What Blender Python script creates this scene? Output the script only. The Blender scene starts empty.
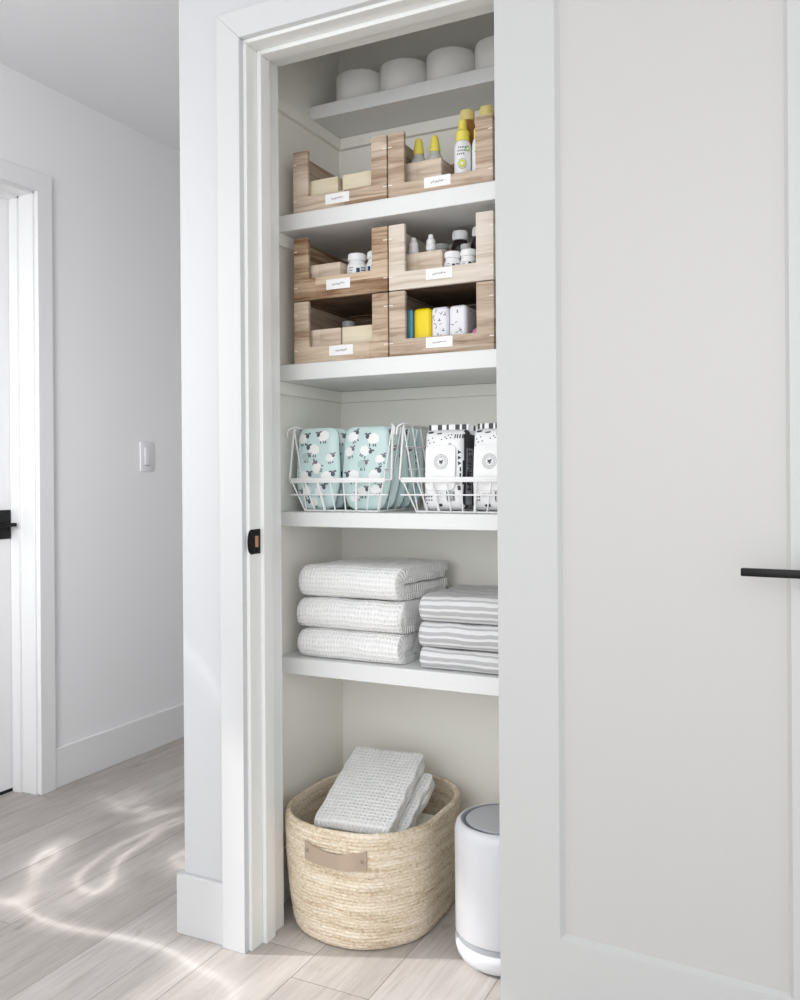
import bpy, bmesh, math, random
from mathutils import Vector, Matrix, noise
S = bpy.context.scene
COL = S.collection
PI = math.pi
R = math.radians
rnd = random.Random(7)

# ------------------------------------------------------------------ materials
def mat(name, col=(.8, .8, .8), rough=.5, metal=0.0, spec=.5, **kw):
    m = bpy.data.materials.new(name); m.use_nodes = True
    b = m.node_tree.nodes['Principled BSDF']
    b.inputs['Base Color'].default_value = (*col, 1)
    b.inputs['Roughness'].default_value = rough
    b.inputs['Metallic'].default_value = metal
    b.inputs['Specular IOR Level'].default_value = spec
    for k, v in kw.items(): b.inputs[k].default_value = v
    return m
def nt(m): return m.node_tree.nodes, m.node_tree.links, m.node_tree.nodes['Principled BSDF']
def ramp(n, stops):
    r = n.new('ShaderNodeValToRGB'); e = r.color_ramp.elements
    while len(e) < len(stops): e.new(.5)
    for i, (p, c) in enumerate(stops):
        e[i].position = p; e[i].color = (*c, 1)
    return r
def add_bump(m, scale=60, strength=.1, dist=.002, detail=3, stretch=(1, 1, 1), coord='Object'):
    n, l, b = nt(m)
    tc = n.new('ShaderNodeTexCoord'); mp = n.new('ShaderNodeMapping'); mp.inputs['Scale'].default_value = stretch
    no = n.new('ShaderNodeTexNoise'); no.inputs['Scale'].default_value = scale; no.inputs['Detail'].default_value = detail
    bu = n.new('ShaderNodeBump'); bu.inputs['Strength'].default_value = strength; bu.inputs['Distance'].default_value = dist
    l.new(tc.outputs[coord], mp.inputs[0]); l.new(mp.outputs[0], no.inputs['Vector'])
    l.new(no.outputs['Fac'], bu.inputs['Height']); l.new(bu.outputs[0], b.inputs['Normal'])
    return m
M = {}
M['wall'] = add_bump(mat('wall paint', (.87, .87, .88), .55), 180, .08, .001)
M['wallf'] = add_bump(mat('wall paint darkened for light', (.55, .555, .57), .5), 180, .05, .0008)  # same wall paint, colour lowered to offset the strong light in front
M['jamb'] = add_bump(mat('trim paint lightened for dim jamb', (.76, .765, .75), .34), 40, .03, .0006)  # copy of the trim paint, colour raised because the jamb gets less light
M['trimh'] = add_bump(mat('trim paint lightened for dim hall', (.81, .81, .815), .35), 40, .03, .0006)  # copy of the trim paint, colour kept lighter for the dimmer hall
M['closet'] = add_bump(mat('closet paint', (.88, .865, .81), .5), 180, .06, .001)
M['ceiling'] = add_bump(mat('ceiling paint', (.82, .82, .83), .8), 120, .05, .001)
M['trim'] = add_bump(mat('trim paint darkened for light', (.57, .573, .58), .34), 40, .03, .0006)  # trim paint with its colour lowered against the strong front light
M['shelf'] = add_bump(mat('shelf paint', (.76, .765, .76), .36), 60, .03, .0006)
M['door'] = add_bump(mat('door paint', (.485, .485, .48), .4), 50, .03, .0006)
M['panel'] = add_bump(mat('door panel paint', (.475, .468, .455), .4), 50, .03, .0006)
M['seam'] = mat('floor seam', (.16, .14, .125), .9)
M['black'] = mat('matte black metal', (.006, .006, .006), .38, .6)
M['hole'] = mat('latch hole wood', (.42, .22, .13), .8)
M['dark'] = mat('gap shade', (.01, .01, .01), .9)
M['plastic'] = mat('white switch plastic', (.80, .80, .83), .25)
M['switchline'] = mat('grey switch line', (.35, .35, .38), .4)

def floor_mat():
    m = mat('whitewashed oak planks', rough=.45, spec=.35); n, l, b = nt(m)
    tc = n.new('ShaderNodeTexCoord'); at = n.new('ShaderNodeAttribute'); at.attribute_name = 'tone'
    sp = n.new('ShaderNodeSeparateColor'); l.new(at.outputs['Color'], sp.inputs[0])
    off = n.new('ShaderNodeCombineXYZ')
    k = n.new('ShaderNodeMath'); k.operation = 'MULTIPLY'; k.inputs[1].default_value = 37; l.new(sp.outputs[1], k.inputs[0]); l.new(k.outputs[0], off.inputs['Z'])
    va = n.new('ShaderNodeVectorMath'); va.operation = 'ADD'; l.new(tc.outputs['Object'], va.inputs[0]); l.new(off.outputs[0], va.inputs[1])
    def noisy(sc, scale, det, rgh, dist=0):
        mp = n.new('ShaderNodeMapping'); mp.inputs['Scale'].default_value = sc; l.new(va.outputs[0], mp.inputs[0])
        no = n.new('ShaderNodeTexNoise'); no.inputs['Scale'].default_value = scale; no.inputs['Detail'].default_value = det; no.inputs['Roughness'].default_value = rgh; no.inputs['Distortion'].default_value = dist
        l.new(mp.outputs[0], no.inputs['Vector']); return no
    fine = noisy((30, 1.8, 1), 3, 8, .68, .5); patch = noisy((7, 1.6, 1), 1.6, 4, .6, .8); kn = noisy((9, 3.0, 1), 1.9, 4, .55)
    base = ramp(n, [(0, FLO), (1, FHI)]); l.new(sp.outputs[0], base.inputs[0])
    def mul(prev, no, stops, f):
        r = ramp(n, stops); l.new(no.outputs['Fac'], r.inputs[0])
        mx = n.new('ShaderNodeMixRGB'); mx.blend_type = 'MULTIPLY'; mx.inputs[0].default_value = f; l.new(prev, mx.inputs[1]); l.new(r.outputs[0], mx.inputs[2]); return mx.outputs[0]
    c = mul(base.outputs[0], fine, [(.3, (.78, .765, .75)), (.5, (.98, .98, .98)), (.72, (1.10, 1.10, 1.10))], .9)
    c = mul(c, patch, [(.3, (.86, .85, .85)), (.7, (1.08, 1.08, 1.08))], .9)
    c = mul(c, kn, [(.22, (.45, .41, .39)), (.27, (.8, .78, .76)), (.33, (1, 1, 1))], .9)
    l.new(c, b.inputs['Base Color'])
    b2 = n.new('ShaderNodeBump'); b2.inputs['Strength'].default_value = .15; b2.inputs['Distance'].default_value = .001
    l.new(fine.outputs['Fac'], b2.inputs['Height']); l.new(b2.outputs[0], b.inputs['Normal'])
    return m
FLO, FHI = (.49, .452, .424), (.57, .535, .508)
M['floor'] = floor_mat()

def wood(name, light, mid, dark, seed, contrast=1.25):
    m = mat(name, mid, .62, spec=.3); n, l, b = nt(m)
    tc = n.new('ShaderNodeTexCoord'); mp = n.new('ShaderNodeMapping')
    mp.inputs['Location'].default_value = (seed * 3.7, seed * 1.3, seed * 2.1); mp.inputs['Scale'].default_value = (1.9, 1.9, 27)
    l.new(tc.outputs['Object'], mp.inputs[0])
    no = n.new('ShaderNodeTexNoise'); no.inputs['Scale'].default_value = 2.3; no.inputs['Detail'].default_value = 6; no.inputs['Roughness'].default_value = .6; no.inputs['Distortion'].default_value = .9
    l.new(mp.outputs[0], no.inputs['Vector'])
    # edge-glued staves: a colour step per stave height
    sx = n.new('ShaderNodeSeparateXYZ'); l.new(tc.outputs['Object'], sx.inputs[0])
    ma = n.new('ShaderNodeMath'); ma.operation = 'MULTIPLY_ADD'; ma.inputs[1].default_value = 25; ma.inputs[2].default_value = seed * .37
    l.new(sx.outputs['Z'], ma.inputs[0])
    fl = n.new('ShaderNodeMath'); fl.operation = 'FLOOR'; l.new(ma.outputs[0], fl.inputs[0])
    ma2 = n.new('ShaderNodeMath'); ma2.operation = 'MULTIPLY_ADD'; ma2.inputs[1].default_value = 2.6; ma2.inputs[2].default_value = seed * .61
    l.new(sx.outputs['X'], ma2.inputs[0]); f2 = n.new('ShaderNodeMath'); f2.operation = 'FLOOR'; l.new(ma2.outputs[0], f2.inputs[0])
    cb = n.new('ShaderNodeCombineXYZ'); l.new(fl.outputs[0], cb.inputs[0]); cb.inputs[1].default_value = seed; l.new(f2.outputs[0], cb.inputs[2])
    wn = n.new('ShaderNodeTexWhiteNoise'); l.new(cb.outputs[0], wn.inputs['Vector'])
    mix = n.new('ShaderNodeMath'); mix.operation = 'MULTIPLY_ADD'; mix.inputs[1].default_value = .22 * contrast; l.new(wn.outputs['Value'], mix.inputs[0])
    sub = n.new('ShaderNodeMath'); sub.operation = 'SUBTRACT'; sub.inputs[1].default_value = .11 * contrast
    l.new(no.outputs['Fac'], sub.inputs[0]); l.new(sub.outputs[0], mix.inputs[2])
    r = ramp(n, [(.28, dark), (.46, mid), (.66, light)]); l.new(mix.outputs[0], r.inputs[0])
    l.new(r.outputs[0], b.inputs['Base Color'])
    bu = n.new('ShaderNodeBump'); bu.inputs['Strength'].default_value = .15; bu.inputs['Distance'].default_value = .0008
    l.new(no.outputs['Fac'], bu.inputs['Height']); l.new(bu.outputs[0], b.inputs['Normal'])
    return m
LW, MW, DW = (.68, .57, .465), (.52, .405, .31), (.30, .19, .12)
M['wood0'] = wood('acacia wood', LW, MW, DW, 1)
M['wood1'] = wood('acacia wood warm', (.62, .505, .40), (.46, .345, .255), (.26, .16, .10), 2)
M['wood2'] = wood('acacia wood brown', (.64, .50, .365), (.46, .325, .215), (.21, .11, .055), 3, 1.2)
M['wood3'] = wood('acacia wood streaked', (.64, .52, .40), (.49, .37, .265), (.27, .165, .095), 4)
M['wood4'] = wood('acacia wood pale', (.76, .69, .61), (.68, .60, .51), (.53, .43, .34), 5, .7)
M['wood5'] = wood('acacia wood tan', (.63, .52, .41), (.48, .375, .285), (.28, .185, .12), 6)
M['pale'] = wood('pale box wood', (.80, .72, .55), (.74, .64, .47), (.60, .49, .34), 7, .5)
M['palep'] = wood('pale pinkish box wood', (.74, .64, .54), (.66, .54, .43), (.52, .40, .31), 8, .5)
M['woodshade'] = wood('bin wood with painted shade', (.30, .21, .14), (.17, .11, .07), (.09, .055, .035), 9)  # wood darkened so the shade inside the bins sits in its colour
M['pin'] = mat('pale joint pin', (.85, .80, .72), .6)
M['card'] = mat('white card', (.88, .88, .88), .6)
M['ink'] = mat('black ink', (.03, .03, .035), .7)
M['greyink'] = mat('grey ink', (.22, .23, .26), .7)

def waffle(name, col, nu, nv, strength=1.0, dist=.004, dark=.80, flat=False):
    m = mat(name, col, .95, spec=.1); n, l, b = nt(m)
    b.inputs['Sheen Weight'].default_value = .2
    uv = n.new('ShaderNodeTexCoord'); sx = n.new('ShaderNodeSeparateXYZ'); l.new(uv.outputs['UV'], sx.inputs[0])
    # gentle wander so the rows are not ruler straight
    no = n.new('ShaderNodeTexNoise'); no.inputs['Scale'].default_value = 9; l.new(uv.outputs['UV'], no.inputs['Vector'])
    def wv(out, k):
        a = n.new('ShaderNodeMath'); a.operation = 'MULTIPLY_ADD'; a.inputs[1].default_value = .008
        l.new(no.outputs['Fac'], a.inputs[0]); l.new(out, a.inputs[2])
        c = n.new('ShaderNodeMath'); c.operation = 'MULTIPLY'; c.inputs[1].default_value = k; l.new(a.outputs[0], c.inputs[0])
        s = n.new('ShaderNodeMath'); s.operation = 'SINE'; l.new(c.outputs[0], s.inputs[0])
        q = n.new('ShaderNodeMath'); q.operation = 'POWER'; q.inputs[1].default_value = 2; l.new(s.outputs[0], q.inputs[0]); return q
    a, c = wv(sx.outputs['X'], PI / nu), wv(sx.outputs['Y'], PI / nv)
    mn = n.new('ShaderNodeMath'); mn.operation = 'MULTIPLY'; l.new(a.outputs[0], mn.inputs[0]); l.new(c.outputs[0], mn.inputs[1])
    bu = n.new('ShaderNodeBump'); bu.invert = True; bu.inputs['Strength'].default_value = strength; bu.inputs['Distance'].default_value = dist
    fine = n.new('ShaderNodeTexNoise'); fine.inputs['Scale'].default_value = 700; l.new(uv.outputs['UV'], fine.inputs['Vector'])
    ad = n.new('ShaderNodeMath'); ad.operation = 'MULTIPLY_ADD'; ad.inputs[1].default_value = .12; l.new(fine.outputs['Fac'], ad.inputs[0]); l.new(mn.outputs[0], ad.inputs[2])
    l.new(ad.outputs[0], bu.inputs['Height']); l.new(bu.outputs[0], b.inputs['Normal'])
    r = ramp(n, [(.3, col), (1, tuple(x * dark for x in col))]); l.new(mn.outputs[0], r.inputs[0]); l.new(r.outputs[0], b.inputs['Base Color'])  # shade in the weave pits is mixed into the base colour
    return m
M['waffle'] = waffle('white waffle cotton', (.88, .88, .87), .0100, .0090, .8, .0035, .93)
M['waffle2'] = waffle('white waffle cotton large', (.87, .87, .86), .0115, .0105, .8, .0035, .93)
M['cream'] = waffle('cream cotton', (.78, .75, .68), .006, .006, .5, .002, .93)
def stripes():
    m = mat('grey striped cotton', (.7, .7, .7), .95, spec=.1); n, l, b = nt(m)
    uv = n.new('ShaderNodeTexCoord'); sx = n.new('ShaderNodeSeparateXYZ'); l.new(uv.outputs['UV'], sx.inputs[0])
    no = n.new('ShaderNodeTexNoise'); no.inputs['Scale'].default_value = 11; l.new(uv.outputs['UV'], no.inputs['Vector'])
    a = n.new('ShaderNodeMath'); a.operation = 'MULTIPLY_ADD'; a.inputs[1].default_value = .005; l.new(no.outputs['Fac'], a.inputs[0]); l.new(sx.outputs['X'], a.inputs[2])
    c = n.new('ShaderNodeMath'); c.operation = 'MULTIPLY'; c.inputs[1].default_value = 2 * PI / .0135; l.new(a.outputs[0], c.inputs[0])
    s = n.new('ShaderNodeMath'); s.operation = 'SINE'; l.new(c.outputs[0], s.inputs[0])
    c2 = n.new('ShaderNodeMath'); c2.operation = 'MULTIPLY'; c2.inputs[1].default_value = 2 * PI / .049; l.new(a.outputs[0], c2.inputs[0])
    s2 = n.new('ShaderNodeMath'); s2.operation = 'SINE'; l.new(c2.outputs[0], s2.inputs[0])
    ad = n.new('ShaderNodeMath'); ad.operation = 'MULTIPLY_ADD'; ad.inputs[1].default_value = .55; l.new(s2.outputs[0], ad.inputs[0]); l.new(s.outputs[0], ad.inputs[2])
    r = ramp(n, [(.42, (.78, .78, .78)), (.60, (.50, .50, .51))]); 
    h = n.new('ShaderNodeMath'); h.operation = 'MULTIPLY_ADD'; h.inputs[1].default_value = .5; h.inputs[2].default_value = .5; l.new(ad.outputs[0], h.inputs[0]); l.new(h.outputs[0], r.inputs[0])
    fine = n.new('ShaderNodeTexNoise'); fine.inputs['Scale'].default_value = 500; l.new(uv.outputs['UV'], fine.inputs['Vector'])
    r2 = ramp(n, [(.3, (.86, .86, .86)), (.7, (1.05, 1.05, 1.05))]); l.new(fine.outputs['Fac'], r2.inputs[0])
    mx = n.new('ShaderNodeMixRGB'); mx.blend_type = 'MULTIPLY'; mx.inputs[0].default_value = 1; l.new(r.outputs[0], mx.inputs[1]); l.new(r2.outputs[0], mx.inputs[2])
    l.new(mx.outputs[0], b.inputs['Base Color'])
    bu = n.new('ShaderNodeBump'); bu.inputs['Strength'].default_value = .5; bu.inputs['Distance'].default_value = .001; l.new(fine.outputs['Fac'], bu.inputs['Height']); l.new(bu.outputs[0], b.inputs['Normal'])
    return m
M['stripe'] = stripes()
def jute(name, c0, c1, c2):
    m = mat(name, c1, .9, spec=.15); n, l, b = nt(m)
    uv = n.new('ShaderNodeTexCoord')
    mp = n.new('ShaderNodeMapping'); mp.inputs['Scale'].default_value = (110, 190, 1); l.new(uv.outputs['UV'], mp.inputs[0])
    no = n.new('ShaderNodeTexNoise'); no.inputs['Scale'].default_value = 1; no.inputs['Detail'].default_value = 5; no.inputs['Roughness'].default_value = .7; l.new(mp.outputs[0], no.inputs['Vector'])
    mp2 = n.new('ShaderNodeMapping'); mp2.inputs['Scale'].default_value = (7, 60, 1); l.new(uv.outputs['UV'], mp2.inputs[0])
    n2 = n.new('ShaderNodeTexNoise'); n2.inputs['Scale'].default_value = 1; n2.inputs['Detail'].default_value = 3; l.new(mp2.outputs[0], n2.inputs['Vector'])
    ad = n.new('ShaderNodeMath'); ad.operation = 'MULTIPLY_ADD'; ad.inputs[1].default_value = .45; l.new(n2.outputs['Fac'], ad.inputs[0])
    mu = n.new('ShaderNodeMath'); mu.operation = 'MULTIPLY'; mu.inputs[1].default_value = .62; l.new(no.outputs['Fac'], mu.inputs[0]); l.new(mu.outputs[0], ad.inputs[2])
    r = ramp(n, [(.36, c0), (.5, c1), (.64, c2)]); l.new(ad.outputs[0], r.inputs[0]); l.new(r.outputs[0], b.inputs['Base Color'])
    bu = n.new('ShaderNodeBump'); bu.inputs['Strength'].default_value = .7; bu.inputs['Distance'].default_value = .002
    l.new(no.outputs['Fac'], bu.inputs['Height']); l.new(bu.outputs[0], b.inputs['Normal'])
    return m
M['jute'] = jute('jute braid', (.38, .27, .17), (.66, .55, .41), (.82, .74, .62))
M['taupe'] = add_bump(mat('taupe leather strap', (.40, .31, .235), .6), 90, .1, .001)
M['stud'] = mat('stitch thread', (.25, .19, .14), .7)
M['pw'] = mat('white appliance plastic', (.66, .67, .70), .3)
M['pg'] = mat('grey appliance plastic', (.33, .345, .37), .45)
M['pgl'] = mat('grey appliance grille', (.44, .455, .48), .4)
M['pd'] = mat('dark appliance slots', (.10, .11, .12), .6)
M['wire'] = mat('white coated wire', (.84, .84, .84), .35)
M['tissue'] = add_bump(mat('tissue paper', (.90, .89, .865), .95, spec=.1), 260, .25, .001)
M['core'] = mat('cardboard core', (.45, .34, .23), .9)
M['mint'] = add_bump(mat('mint printed film', (.585, .735, .725), .5), 35, .35, .004)
M['mintd'] = mat('teal film edge', (.22, .42, .41), .5)
M['sheep'] = mat('white sheep print', (.88, .88, .88), .5)
M['sheepd'] = mat('charcoal sheep print', (.10, .11, .14), .6)
M['sheepg'] = mat('dusty purple sheep print', (.21, .18, .22), .6)
M['sheepb'] = mat('pale grey sheep print', (.46, .58, .57), .6)
M['film'] = add_bump(mat('white wipes film', (.84, .84, .85), .3), 30, .3, .003)
M['filmk'] = add_bump(mat('black wipes film', (.035, .035, .04), .35), 30, .3, .003)
M['filmg'] = mat('silver wipes film', (.42, .42, .43), .35, .2)
M['lid'] = mat('white lid plastic', (.87, .87, .87), .25)
M['bottle'] = mat('white bottle plastic', (.85, .85, .86), .35)
M['capw'] = mat('white cap plastic', (.86, .86, .87), .4)
M['amber'] = mat('dark amber plastic', (.02, .012, .012), .15)
M['amber2'] = mat('amber brown plastic', (.38, .17, .05), .25)
M['yellow'] = mat('yellow cap plastic', (.82, .71, .12), .35)
M['beige'] = mat('straw yellow cap', (.74, .62, .25), .4)
M['clear'] = mat('frosted grey plastic', (.52, .53, .49), .25)
M['greycap'] = mat('grey cap plastic', (.55, .56, .56), .4)
M['navy'] = mat('navy print', (.02, .03, .12), .5)
M['lemon'] = mat('lemon print', (.75, .72, .10), .5)
M['green'] = mat('leaf green print', (.30, .55, .08), .5)
M['blue'] = mat('blue film packet', (.10, .30, .42), .35)
M['yel2'] = mat('bright yellow film packet', (.86, .66, .0), .35)
M['pink'] = mat('pink film packet', (.62, .22, .40), .4)
M['speck'] = mat('white speckled packet', (.80, .80, .84), .35)

# ------------------------------------------------------------------ mesh helpers
def BM(): return bmesh.new()
def box(bm, x0, x1, y0, y1, z0, z1, r=0, seg=2, mi=0):
    t = bmesh.new(); bmesh.ops.create_cube(t, size=1)
    bmesh.ops.scale(t, vec=(x1 - x0, y1 - y0, z1 - z0), verts=t.verts)
    bmesh.ops.translate(t, vec=((x0 + x1) / 2, (y0 + y1) / 2, (z0 + z1) / 2), verts=t.verts)
    if r: bmesh.ops.bevel(t, geom=list(t.edges), offset=r, segments=seg, profile=.5, affect='EDGES')
    for f in t.faces: f.material_index = mi
    merge(bm, t)
def merge(bm, t, mx=None):
    if mx is not None: bmesh.ops.transform(t, matrix=mx, verts=t.verts)
    me = bpy.data.meshes.new('tmp'); t.to_mesh(me); t.free(); bm.from_mesh(me); bpy.data.meshes.remove(me)
def prism(bm, pts, a0, a1, axis='y', r=0, seg=2, mi=0):
    """polygon pts extruded along an axis. axis y: pts are (x,z); x: (y,z); z: (x,y)"""
    t = bmesh.new()
    def P(p, a): return {'y': (p[0], a, p[1]), 'x': (a, p[0], p[1]), 'z': (p[0], p[1], a)}[axis]
    v0 = [t.verts.new(P(p, a0)) for p in pts]; v1 = [t.verts.new(P(p, a1)) for p in pts]
    t.faces.new(v0); t.faces.new(v1[::-1]); k = len(pts)
    for i in range(k): t.faces.new((v0[(i + 1) % k], v0[i], v1[i], v1[(i + 1) % k]))
    bmesh.ops.recalc_face_normals(t, faces=t.faces)
    if r:
        bmesh.ops.bevel(t, geom=list(t.edges), offset=r, segments=seg, profile=.5, affect='EDGES')
    for f in t.faces: f.material_index = mi
    merge(bm, t)
def lathe(bm, prof, c=(0, 0, 0), n=40, mi=0, cap=True):
    """prof: list of (r,z) bottom to top"""
    rings = []
    for r, z in prof:
        if r < 1e-6: rings.append([bm.verts.new((c[0], c[1], c[2] + z))])
        else: rings.append([bm.verts.new((c[0] + r * math.cos(2 * PI * i / n), c[1] + r * math.sin(2 * PI * i / n), c[2] + z)) for i in range(n)])
    fs = []
    for a, b in zip(rings, rings[1:]):
        for i in range(n):
            j = (i + 1) % n
            if len(a) == 1 and len(b) == 1: continue
            if len(a) == 1: fs.append(bm.faces.new((a[0], b[j], b[i])))
            elif len(b) == 1: fs.append(bm.faces.new((a[i], a[j], b[0])))
            else: fs.append(bm.faces.new((a[i], a[j], b[j], b[i])))
    if cap:
        if len(rings[0]) > 1: fs.append(bm.faces.new(rings[0][::-1]))
        if len(rings[-1]) > 1: fs.append(bm.faces.new(rings[-1]))
    for f in fs: f.material_index = mi
def fillet(pts, r, seg=5):
    """round the corners of an open profile polyline"""
    out = [pts[0]]
    for i in range(1, len(pts) - 1):
        a, b, c = (Vector(p) for p in (pts[i - 1], pts[i], pts[i + 1]))
        u, w = a - b, c - b; d = min(r, u.length * .48, w.length * .48)
        if d < 1e-6: out.append(tuple(b)); continue
        p, q = b + u.normalized() * d, b + w.normalized() * d
        for k in range(seg + 1):
            t = k / seg; out.append(tuple(p * (1 - t) ** 2 + b * 2 * t * (1 - t) + q * t * t))
    out.append(pts[-1]); return out
def tube(bm, pts, r, n=8, closed=False, mi=0):
    pts = [Vector(p) for p in pts]; k = len(pts); rings = []
    up = None
    for i, p in enumerate(pts):
        if closed: d = pts[(i + 1) % k] - pts[i - 1]
        else: d = pts[min(i + 1, k - 1)] - pts[max(i - 1, 0)]
        d.normalize()
        if up is None:
            up = d.orthogonal().normalized()
        up = (up - d * up.dot(d)).normalized(); s = d.cross(up)
        rings.append([bm.verts.new(p + r * (up * math.cos(2 * PI * j / n) + s * math.sin(2 * PI * j / n))) for j in range(n)])
    for i in range(k if closed else k - 1):
        a, b = rings[i], rings[(i + 1) % k]
        off = 0
        if closed and i == k - 1:
            off = min(range(n), key=lambda o: (a[0].co - b[o].co).length)
        for j in range(n):
            f = bm.faces.new((a[j], a[(j + 1) % n], b[(j + 1 + off) % n], b[(j + off) % n])); f.material_index = mi
    if not closed:
        bm.faces.new(rings[0][::-1]).material_index = mi; bm.faces.new(rings[-1]).material_index = mi
def finish(bm, smooth=True, ang=38):
    bmesh.ops.recalc_face_normals(bm, faces=bm.faces)
    if smooth:
        for f in bm.faces: f.smooth = True
        for e in bm.edges:
            if len(e.link_faces) == 2 and e.calc_face_angle(0) > R(ang): e.smooth = False
def obj(name, bm, mats, parent=None, smooth=True, ang=38, recalc=True):
    if recalc: finish(bm, smooth, ang)
    else:
        for f in bm.faces: f.smooth = smooth
    me = bpy.data.meshes.new(name); bm.to_mesh(me); bm.free()
    for m in (mats if isinstance(mats, (list, tuple)) else [mats]): me.materials.append(M[m])
    o = bpy.data.objects.new(name, me); COL.objects.link(o)
    if parent: o.parent = parent
    return o
def thing(name, label, cat, loc=(0, 0, 0), rz=0, group=None, rot=None):
    o = bpy.data.objects.new(name, None); COL.objects.link(o); o.empty_display_size = .05
    o.location = loc; o.rotation_euler = rot or (0, 0, rz); tag(o, label, cat, group); return o
def tag(o, label, cat, group=None):
    o['label'] = label; o['category'] = cat
    if group: o['group'] = group
def struct(name, bm, m, parent=None, **k):
    o = obj(name, bm, m, parent, **k)
    if not parent: o['kind'] = 'structure'
    return o
def dup(root, loc, label, rz=None, group=None):
    r = root.copy(); COL.objects.link(r); r.location = loc; r['label'] = label
    if rz is not None: r.rotation_euler = (root.rotation_euler[0], root.rotation_euler[1], rz)
    if group: r['group'] = group
    for ch in list(root.children):
        c = ch.copy(); COL.objects.link(c); c.parent = r
        for g in list(ch.children):
            d = g.copy(); COL.objects.link(d); d.parent = c
    return r
def text_bm(s, size, bold=0.0):
    """text as a flat bmesh in the XZ plane, centred on the origin, readable from -Y"""
    cu = bpy.data.curves.new('t', 'FONT'); cu.body = s; cu.size = size; cu.align_x = 'CENTER'; cu.align_y = 'CENTER'; cu.offset = bold; cu.resolution_u = 3
    o = bpy.data.objects.new('t', cu); COL.objects.link(o)
    dg = bpy.context.evaluated_depsgraph_get(); me = bpy.data.meshes.new_from_object(o.evaluated_get(dg))
    bm = bmesh.new(); bm.from_mesh(me)
    bpy.data.objects.remove(o); bpy.data.curves.remove(cu); bpy.data.meshes.remove(me)
    bmesh.ops.rotate(bm, matrix=Matrix.Rotation(R(90), 3, 'X'), verts=bm.verts)
    return bm
def poly(bm, pts3, mi=0):
    try:
        f = bm.faces.new([bm.verts.new(p) for p in pts3]); f.material_index = mi
    except ValueError: pass
def ellipse(cx, cz, a, b, n=14, rot=0):
    return [(cx + a * math.cos(t) * math.cos(rot) - b * math.sin(t) * math.sin(rot), cz + a * math.cos(t) * math.sin(rot) + b * math.sin(t) * math.cos(rot)) for t in (2 * PI * i / n for i in range(n))]
def ribbon2(pts, w):
    """2d polyline to a list of quads"""
    q = []
    for a, b in zip(pts, pts[1:]):
        dx, dz = b[0] - a[0], b[1] - a[1]; L = math.hypot(dx, dz) or 1
        nx, nz = -dz / L * w / 2, dx / L * w / 2
        q.append([(a[0] - nx, a[1] - nz), (b[0] - nx, b[1] - nz), (b[0] + nx, b[1] + nz), (a[0] + nx, a[1] + nz)])
    return q

# ------------------------------------------------------------------ room shell
XH = -2.465          # hall wall
ZC = 2.467           # ceiling
YW = 1.656           # wall front of the closet
XL, XO = -1.273, -1.394      # closet left inner face, free end of the wall
YI = 1.783           # back of that wall
YB = 2.203           # closet back wall
XR = -.47            # closet right inner face
JX0, JX1 = -1.197, -.566     # jamb faces
HZ = 2.079           # jamb head
b = BM(); box(b, -4.2, 2.6, -1.6, 4.6, -.1, -.0012)
tone = b.loops.layers.color.new('tone'); r_ = random.Random(11)
for f in b.faces:
    f.material_index = 1
seams = [-4.2, -3.95, -3.7, -3.45, -3.2, -2.98, -2.74, -2.56, -2.40, -2.23, -2.03, -1.805, -1.549, -1.393, -1.268, -1.06, -.87, -.652, -.52, -.33, -.14, .1, .3, .55, .8, 1.05, 1.3, 1.55, 1.8, 2.05, 2.3, 2.6]
for x0, x1 in zip(seams, seams[1:]):
    y = -1.6 - r_.random() * 3.2
    while y < 4.6:
        y1 = y + 3.0 + r_.random() * 1.2; a, c = max(y, -1.6), min(y1, 4.6); g_ = .0006
        if c - a > .01:
            f = b.faces.new([b.verts.new(p) for p in ((x0 + g_, a + g_, 0), (x1 - g_, a + g_, 0), (x1 - g_, c - g_, 0), (x0 + g_, c - g_, 0))])
            t1, t2 = r_.random(), r_.random()
            for lp in f.loops: lp[tone] = (t1, t2, 0, 1)
        y = y1
struct('floor', b, ['floor', 'seam'], smooth=False)
b = BM(); box(b, -4.2, 2.6, -.6, 4.6, ZC, ZC + .1); struct('ceiling', b, 'ceiling', smooth=False)
# hall wall with door opening
D0, D1, DZ = 1.35, 2.167, 2.079
WN0, WN1, SILL = .05, 1.14, .76
b = BM(); box(b, XH - .12, XH, D1, 4.6, 0, ZC); box(b, XH - .12, XH, WN1, D0, 0, ZC); box(b, XH - .12, XH, WN0, WN1, 0, SILL); box(b, XH - .12, XH, WN0, WN1, 2.25, ZC); box(b, XH - .12, XH, -.6, WN0, 0, ZC); box(b, XH - .12, XH, D0, D1, DZ, ZC)
struct('wall_left', b, 'wall', smooth=False)
b = BM()
for y0_, y1_, z0_, z1_ in ((WN0, WN0 + .03, SILL, 2.25), (WN1 - .02, WN1, SILL, 2.25), (WN0 + .03, WN1 - .02, SILL, SILL + .02), (WN0 + .03, WN1 - .02, 2.22, 2.25)): box(b, XH - .09, XH - .05, y0_, y1_, z0_, z1_)
struct('window_1', b, 'trim')
b = BM(); box(b, XH, XO, 4.3, 4.42, 0, ZC); struct('wall_back', b, 'wall', smooth=False)
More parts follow.
